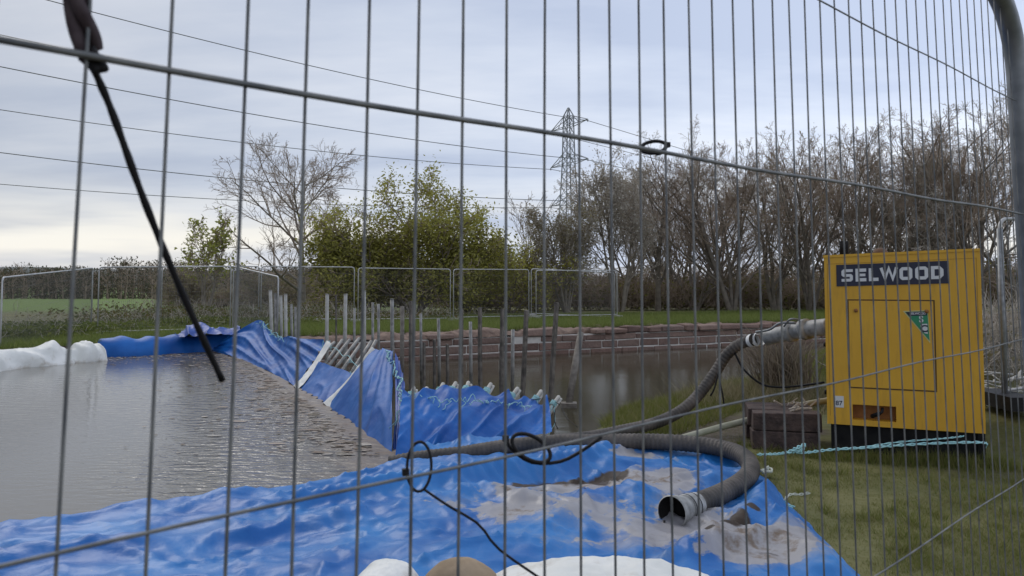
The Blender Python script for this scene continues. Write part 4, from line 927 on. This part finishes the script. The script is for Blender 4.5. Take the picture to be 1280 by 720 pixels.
# name plate
ps0, ps1, pz0, pz1 = .105, 1.03, 1.555, 1.755
m = MB(); prism(m, ps0, ps1, pz0, pz1, -.001, .006, False)
plate_tilt = lambda s: .03*(s-ps0)/(ps1-ps0)
m.v = [tuple(Vector(v) + uz*plate_tilt((Vector(v)-BL_).dot(ux))) for v in m.v]
pl = m.build('name_plate', M['navy'], pump, False)
def stroke(mb, pts, w_, org, sx, off, th=.004, closed=False):
    """mitred flat stroke in plate coordinates"""
    n = len(pts); Lf, Rt = [], []
    for i in range(n):
        p = Vector(pts[i]); a = Vector(pts[i-1]) if (i or closed) else None; b = Vector(pts[(i+1) % n]) if (i < n-1 or closed) else None
        d1 = (p-a).normalized() if a is not None else (b-p).normalized(); d2 = (b-p).normalized() if b is not None else d1
        n1_ = Vector((-d1.y, d1.x)); n2_ = Vector((-d2.y, d2.x)); mn = (n1_+n2_); mn.normalize(); k = 1/max(.45, mn.dot(n1_))
        Lf.append(p+mn*w_/2*k); Rt.append(p-mn*w_/2*k)
    V = []
    def W3(q, o_):
        s = org[0]+q.x*sx; return cab(s, org[1]+q.y + plate_tilt(s), o_)
    for q in Lf: V.append(W3(q, off+th))
    for q in Rt: V.append(W3(q, off+th))
    F_ = [(i, (i+1) % n, n+(i+1) % n, n+i) for i in range(n if closed else n-1)]
    mb.add(V, F_)
m = MB(); hh, ww, st = .118, .098, .030; gp = .0205; x0 = ps0+.042; zb = pz0+.040
def let(pts, k, closed=False, wd=None): stroke(m, [(p[0], p[1]) for p in pts], wd or st, (x0+xo[k], zb), 1, .006, .002, closed)
wds = [ww,ww*.90,ww*.80,ww*1.30,ww*1.05,ww*1.05,ww]; xo = [0]
for v in wds: xo.append(xo[-1]+v+gp)
sc_ = (ps1-ps0-.084)/(xo[-1]-gp); xo = [v*sc_ for v in xo]; wds = [v*sc_ for v in wds]
h2 = st/2; a_ = hh-h2
W_ = wds[0]; let([(W_-.002,a_),(h2+.008,a_),(h2,a_-.008),(h2,hh/2+.008),(h2+.008,hh/2),(W_-h2-.008,hh/2),(W_-h2,hh/2-.008),(W_-h2,h2+.008),(W_-h2-.008,h2),(.002,h2)], 0, wd=st*.86)
W_ = wds[1]; let([(W_,a_),(h2,a_),(h2,h2),(W_,h2)], 1); let([(st+.0002,hh/2),(W_*.92,hh/2)], 1, wd=st*.8)
W_ = wds[2]; let([(h2,hh),(h2,h2),(W_,h2)], 2)
W_ = wds[3]; let([(h2*.1,hh),(W_*.26,h2*1.1),(W_*.5,hh*.93),(W_*.74,h2*1.1),(W_-h2*.1,hh)], 3, wd=st*.85)
for q in (4,5):
    W_ = wds[q]; let([(h2+.012,h2),(W_-h2-.012,h2),(W_-h2,h2+.012),(W_-h2,a_-.012),(W_-h2-.012,a_),(h2+.012,a_),(h2,a_-.012),(h2,h2+.012)], q, True, st*.95)
W_ = wds[6]; let([(h2,h2),(W_-h2-.022,h2),(W_-h2,h2+.022),(W_-h2,a_-.022),(W_-h2-.022,a_),(h2,a_)], 6, True, st*.95)
lt = m.build('lettering', M['letter'], pl, False); lt.location = lt.location; lt.parent = pl
# the part is built in cabinet space: re-express it relative to the plate
lt.data.transform(__import__('mathutils').Matrix.Translation(-pump.location))
def text_part(name, txt, size, s, z, off, m_, parent, rot=0.0, bold=0.0):
    cu = bpy.data.curves.new(name, 'FONT'); cu.body = txt; cu.size = size; cu.extrude = .0006; cu.offset = bold; cu.align_x = 'CENTER'; cu.align_y = 'CENTER'
    t = bpy.data.objects.new(name, cu); C.objects.link(t); dg = bpy.context.evaluated_depsgraph_get(); me = bpy.data.meshes.new_from_object(t.evaluated_get(dg)); bpy.data.objects.remove(t)
    from mathutils import Matrix
    B = Matrix((ux.to_4d(), uz.to_4d(), un.to_4d(), (0,0,0,1))).transposed(); B[3][0]=B[3][1]=B[3][2]=0; B[0][3]=B[1][3]=B[2][3]=0; B[3][3]=1
    me.transform(Matrix.Rotation(rot, 4, 'Z')); me.transform(B); c = cab(s, z, off); me.transform(Matrix.Translation(c - pump.location)); me.materials.clear(); me.materials.append(m_)
    o = bpy.data.objects.new(name, me); C.objects.link(o); o.parent = parent; return o
# green triangular label
def poly(mb, pts, off, th=.001):
    V = [cab(s, z, off+th) for s, z in pts]; mb.add(V, [tuple(range(len(pts)))[::-1]])
tl, tr, tb = (.655,1.335), (.855,1.345), (.868,1.052)
m = MB(); poly(m, [tl, tr, tb], .0045); tri = m.build('warning_label', mat('label_border', (.55,.52,.25), .5), pump, False); 
def inset(k):
    c = ((tl[0]+tr[0]+tb[0])/3, (tl[1]+tr[1]+tb[1])/3); c = (c[0]+.02, c[1]+.02); return [(c[0]+(q[0]-c[0])*k, c[1]+(q[1]-c[1])*k) for q in (tl,tr,tb)]
m = MB(); poly(m, inset(.90), .0075); m.build('green_field', M['green'], tri, False).data.transform(__import__('mathutils').Matrix.Translation(Vector((0,0,0))))
m = MB(); poly(m, [(.675,1.328),(.845,1.334),(.847,1.298),(.702,1.292)], .0090); m.build('header_band', M['navy'], tri, False)
m = MB(); poly(m, [(.792,1.205),(.805,1.222),(.848,1.225),(.849,1.135),(.825,1.14),(.80,1.165)], .0090); m.build('white_patch', M['letter'], tri, False)
for ch in list(tri.children):   # built in world space, parent sits at the origin of the pump
    ch.data.transform(__import__('mathutils').Matrix.Translation(-pump.location))
text_part('header_text', 'SELWOOD', .026, .775, 1.314, .0108, M['letter'], tri, .02, .0006)
text_part('letter_s', 'S', .078, .800, 1.262, .0095, M['letter'], tri, .02, .002)
text_part('letter_c', 'C', .085, .822, 1.178, .0108, M['navy'], tri, .02, .003)
m = MB(); prism(m, .062, .145, .44, .545, -.001, .003, False); stk = m.build('number_sticker', mat('sticker_white', (.6,.6,.6), .6), pump, False)
text_part('number', '87', .058, .104, .478, .0036, M['navy'], stk, 0, .0008)

# blue mooring rope across the cabinet's foot
rp = [at(947,568,6.95), at(975,567,6.93), at(993,563,6.9), at(1003,566,6.9), at(1040,562,6.88), at(1090,559,6.85), at(1150,555,6.82), at(1226,553,6.8), cab(WB+.03,.12,-.3)]
m = twist(rp, .010, 2, 60)
m2 = twist([at(985,566,6.9), at(996,560,6.88), at(1006,556,6.9), at(1001,564,6.88), at(990,565,6.9)], .012, 2, 14); m.add(m2.v, m2.f)
m2 = twist([at(1060,562,6.87), at(1120,553,6.85), at(1180,548,6.83), at(1205,545,6.83)], .006, 2, 20); m.add(m2.v, m2.f)
tag(m.build('turquoise_rope', M['rope_b']), 'turquoise rope with a knot stretched across the foot of the yellow cabinet', 'rope')
# knots on the tarp's right edge
def tangle_rope(name, px, py, Y, size, label, mt, seed, n=26, r=.007):
    rnd = random.Random(seed); c = at(px, py, Y); P = [c + Vector((rnd.gauss(0,size), rnd.gauss(0,size*.7), abs(rnd.gauss(0,size*.5)))) for _ in range(n)]
    m = MB(); m.tube(cr3(P, n*6), r, 5); return tag(m.build(name, M[mt]), label, 'rope')
tangle_rope('knotted_rope', 958, 590, 6.6, .035, 'knotted pale rope on the corner of the near blue tarpaulin beside the hose bend', 'rope_p', 1, 22, .010)
m = twist([at(980,625,5.85), at(988,618,5.9), at(1000,618,5.9), at(1012,616,5.9)], .007, 2, 8); tag(m.build('rope_end', M['rope_p']), 'short pale rope end lying from the tarpaulin edge onto the grass', 'rope')
tangle_rope('small_rope_knot', 984, 634, 5.7, .022, 'small turquoise rope knot on the sloping right edge of the near tarpaulin', 'rope_b', 2, 14, .006)
tangle_rope('dark_rope_tangle', 1002, 682, 4.95, .045, 'dark green tangled rope near the lower right corner of the tarpaulin', 'rope_b', 3, 30, .007)
m = MB(); m.tube(cr3([at(996,640,5.6), at(1000,655,5.3), at(1003,672,5.05)], 10), .004, 5); tag(m.build('thin_cord', M['black']), 'thin dark cord running down the right edge of the near tarpaulin', 'cord')

# dry stems at the canal edge
rnd = random.Random(8); m = MB(); cx_, cy_ = at(980,500,10.9).x, 10.9
for k in range(420):
    a = rnd.uniform(0,6.28); rr = rnd.uniform(0,.32); x, y = cx_+math.cos(a)*rr*1.2, cy_+math.sin(a)*rr; h = rnd.uniform(.45,1.05); le = rnd.gauss(0,.28); g = Gs(x,y)
    m.tube([(x,y,g-.03),(x+le*h*.4,y+rnd.gauss(0,.05),g+h*.6),(x+le*h+rnd.gauss(0,.1),y+rnd.gauss(0,.12),g+h*rnd.uniform(.8,1.05))], [.006,.005,.003], 3, cap=False)
tag(m.build('dry_stems', mat('dry_stem', (.16,.13,.09), .9, island=((.10,.08,.055),(.22,.18,.12),(.16,.12,.09),(.30,.26,.19))), smooth=False), 'clump of tall dry stems at the canal edge left of the yellow cabinet', 'plant')
def dry_pick(r, n): x = cx_ + r.normal(-.25,.55,n); y = cy_ + r.normal(-.1,.4,n); return x, y, np.ones(n)
blades('dry_grass', 6500, 6, dry_pick, .08, .34, .004, M['dry'], .7)
m = MB(); rnd = random.Random(12)
for k in range(60):
    x, y = rnd.uniform(5.0,6.3), rnd.uniform(8.8,9.6); a = rnd.uniform(0,3.14); ln = rnd.uniform(.1,.5); z = Gs(x,y)+rnd.uniform(.02,.22)
    m.tube([(x,y,z),(x+math.cos(a)*ln,y+math.sin(a)*ln*.4,z+rnd.uniform(-.06,.1))], rnd.uniform(.006,.016), 5)
tag(m.build('debris_heap', M['palepole']), kind='stuff')

# ---------------------------------------------------------------- near fence panel (the one we look through)
U = Vector((.02874,.0276,.017*.0276)); O0 = Vector((-.206,.376,1.6)); LEAN = Vector((.004,.05,1))
def fp(n, z): return O0 + U*n + LEAN*(z-1.6)
e_ = empty('mesh_fence_panel', fp(18, .05), 'close-up wire mesh fence panel that the whole view is seen through', 'fence panel')
nR, nL = 41.2, -45
zt, zb_ = 2.13, .17
rc = .15; un_ = U.length; P = [fp(nR, .05)]
for k in range(9): q = R(90*k/8); P.append(fp(nR - (rc-rc*math.cos(q))/un_, zt-rc+rc*math.sin(q)))
for k in range(9): q = R(90*k/8); P.append(fp(nL + (rc-rc*math.sin(q))/un_, zt-rc+rc*math.cos(q)))
P.append(fp(nL, .05)); m = MB(); m.tube(P, .0190, 16); m.tube([fp(nR, zb_), fp(nL, zb_)], .015, 10); m.build('frame', M['galv'], e_)
rnd = random.Random(2); m = MB()
for n in range(-44, 41):
    ztn = zt - max(0, (n+rc/un_-nR))*0; ph = rnd.uniform(0,6.28); am = rnd.uniform(.0004,.0014); dn = rnd.uniform(-.04,.04)
    pts = []
    for k in range(25): z = zb_ + (zt-.02-zb_)*k/24; pts.append(fp(n+dn, z) + U.normalized()*am*math.sin(z*5+ph) )
    m.tube(pts, .00102, 6)
m.build('vertical_wires', M['wire'], e_)
m = MB(); z39 = [at(1270, y, 1.452) for y in (118,265,425,590)]
zs_ = [p.z for p in z39]; zs_ = [zs_[0]+.157*1.45, *zs_] + [zs_[3]-.235*k for k in (1,2,3)]
for z in zs_:
    if z < zb_+.05 or z > zt-.03: continue
    base = z - .017*.0276*38.6; P = [fp(n, base) + Vector((0,-.003,0)) + Vector((0,0,.0012*math.sin(n*.5+z*9))) for n in np.arange(-45, 41.2, .8)]
    m.tube(P, .0019 if abs(z-z39[1].z) < .01 else .0011, 6)
m.build('horizontal_wires', M['wire'], e_)
# black strap tied to the mesh
e2 = empty('black_strap', at(113,75,.40), 'thick black cord knotted to the near fence mesh and hanging slantwise at upper left', 'cord')
m = MB(); Q = cr3([at(112,74,.392), at(140,140,.405), at(180,250,.425), at(225,360,.45), at(278,476,.475)], 40); m.tube(Q, [.0019+.0002*math.sin(i*1.3) for i in range(40)], 8); m.build('hanging_cord', M['black'], e2)
m = MB(); m2 = twist([at(84,-60,.375), at(96,-5,.38), at(104,35,.385), at(111,68,.39)], .0058, 3, 1.6); m.add(m2.v, m2.f); m.build('twisted_end', mat('dark_maroon_cord', (.03,.016,.02), .8, (.07,.05,.055), scale=90), e2)
rnd = random.Random(4); c = at(115,74,.388); P = [c + Vector((rnd.gauss(0,.0022), rnd.gauss(0,.002), rnd.gauss(0,.0028))) for _ in range(18)]; m = MB(); m.tube(cr3(P, 90), .0026, 6); m.build('knot', M['black'], e2)
# cable ties
def tie(px, py, Y, w_, h_, tail, label, rr=.0014, rot=0):
    c = at(px, py, Y); k = Y/1000; P = []
    for i in range(33):
        q = 6.283*i/32; x, z = w_*math.cos(q)*k, h_*math.sin(q)*k; P.append(c + Vector((x*math.cos(rot)-z*math.sin(rot), .004*math.sin(q), x*math.sin(rot)+z*math.cos(rot))))
    e3 = empty('cable_tie', c, label, 'cable tie', 'black cable ties on the near fence mesh'); m = MB(); m.tube(P[:-1], rr, 6, closed=True); m.build('loop', M['black'], e3)
    m = MB(); m.tube(cr3([at(*t, Y) for t in tail], 16), rr*.9, 6); m.build('tail', M['black'], e3)
    m = MB(); p = at(*tail[0], Y); m.box(p, (.006,.005,.006), .3); m.build('lock', M['black'], e3, False)
tie(817, 184, .93, 16, 8, [(834,181),(829,190),(820,193)], 'small black cable tie on the thick fence wire, above the tall bare trees', .0022, .15)
tie(524, 583, .74, 15, 29, [(507,590),(512,604),(518,614)], 'black cable tie looped over the hose, left of the other lower loop', .0013)
tie(664, 560, .82, 26, 13, [(632,548),(640,562),(665,578),(700,577),(728,563),(752,546)], 'black cable tie with a long tail looped over the middle of the hose', .0020, -.5)
m = MB(); m.tube(cr3([at(529,611,.78), at(560,632,.78), at(598,655,.78), at(622,685,.78), at(668,718,.78), at(700,740,.78)], 14), .0013, 6); tag(m.build('cable_tie_tail', M['black']), 'thin black cable tie tail crossing the bottom edge beside the tan sandbag', 'cable tie')
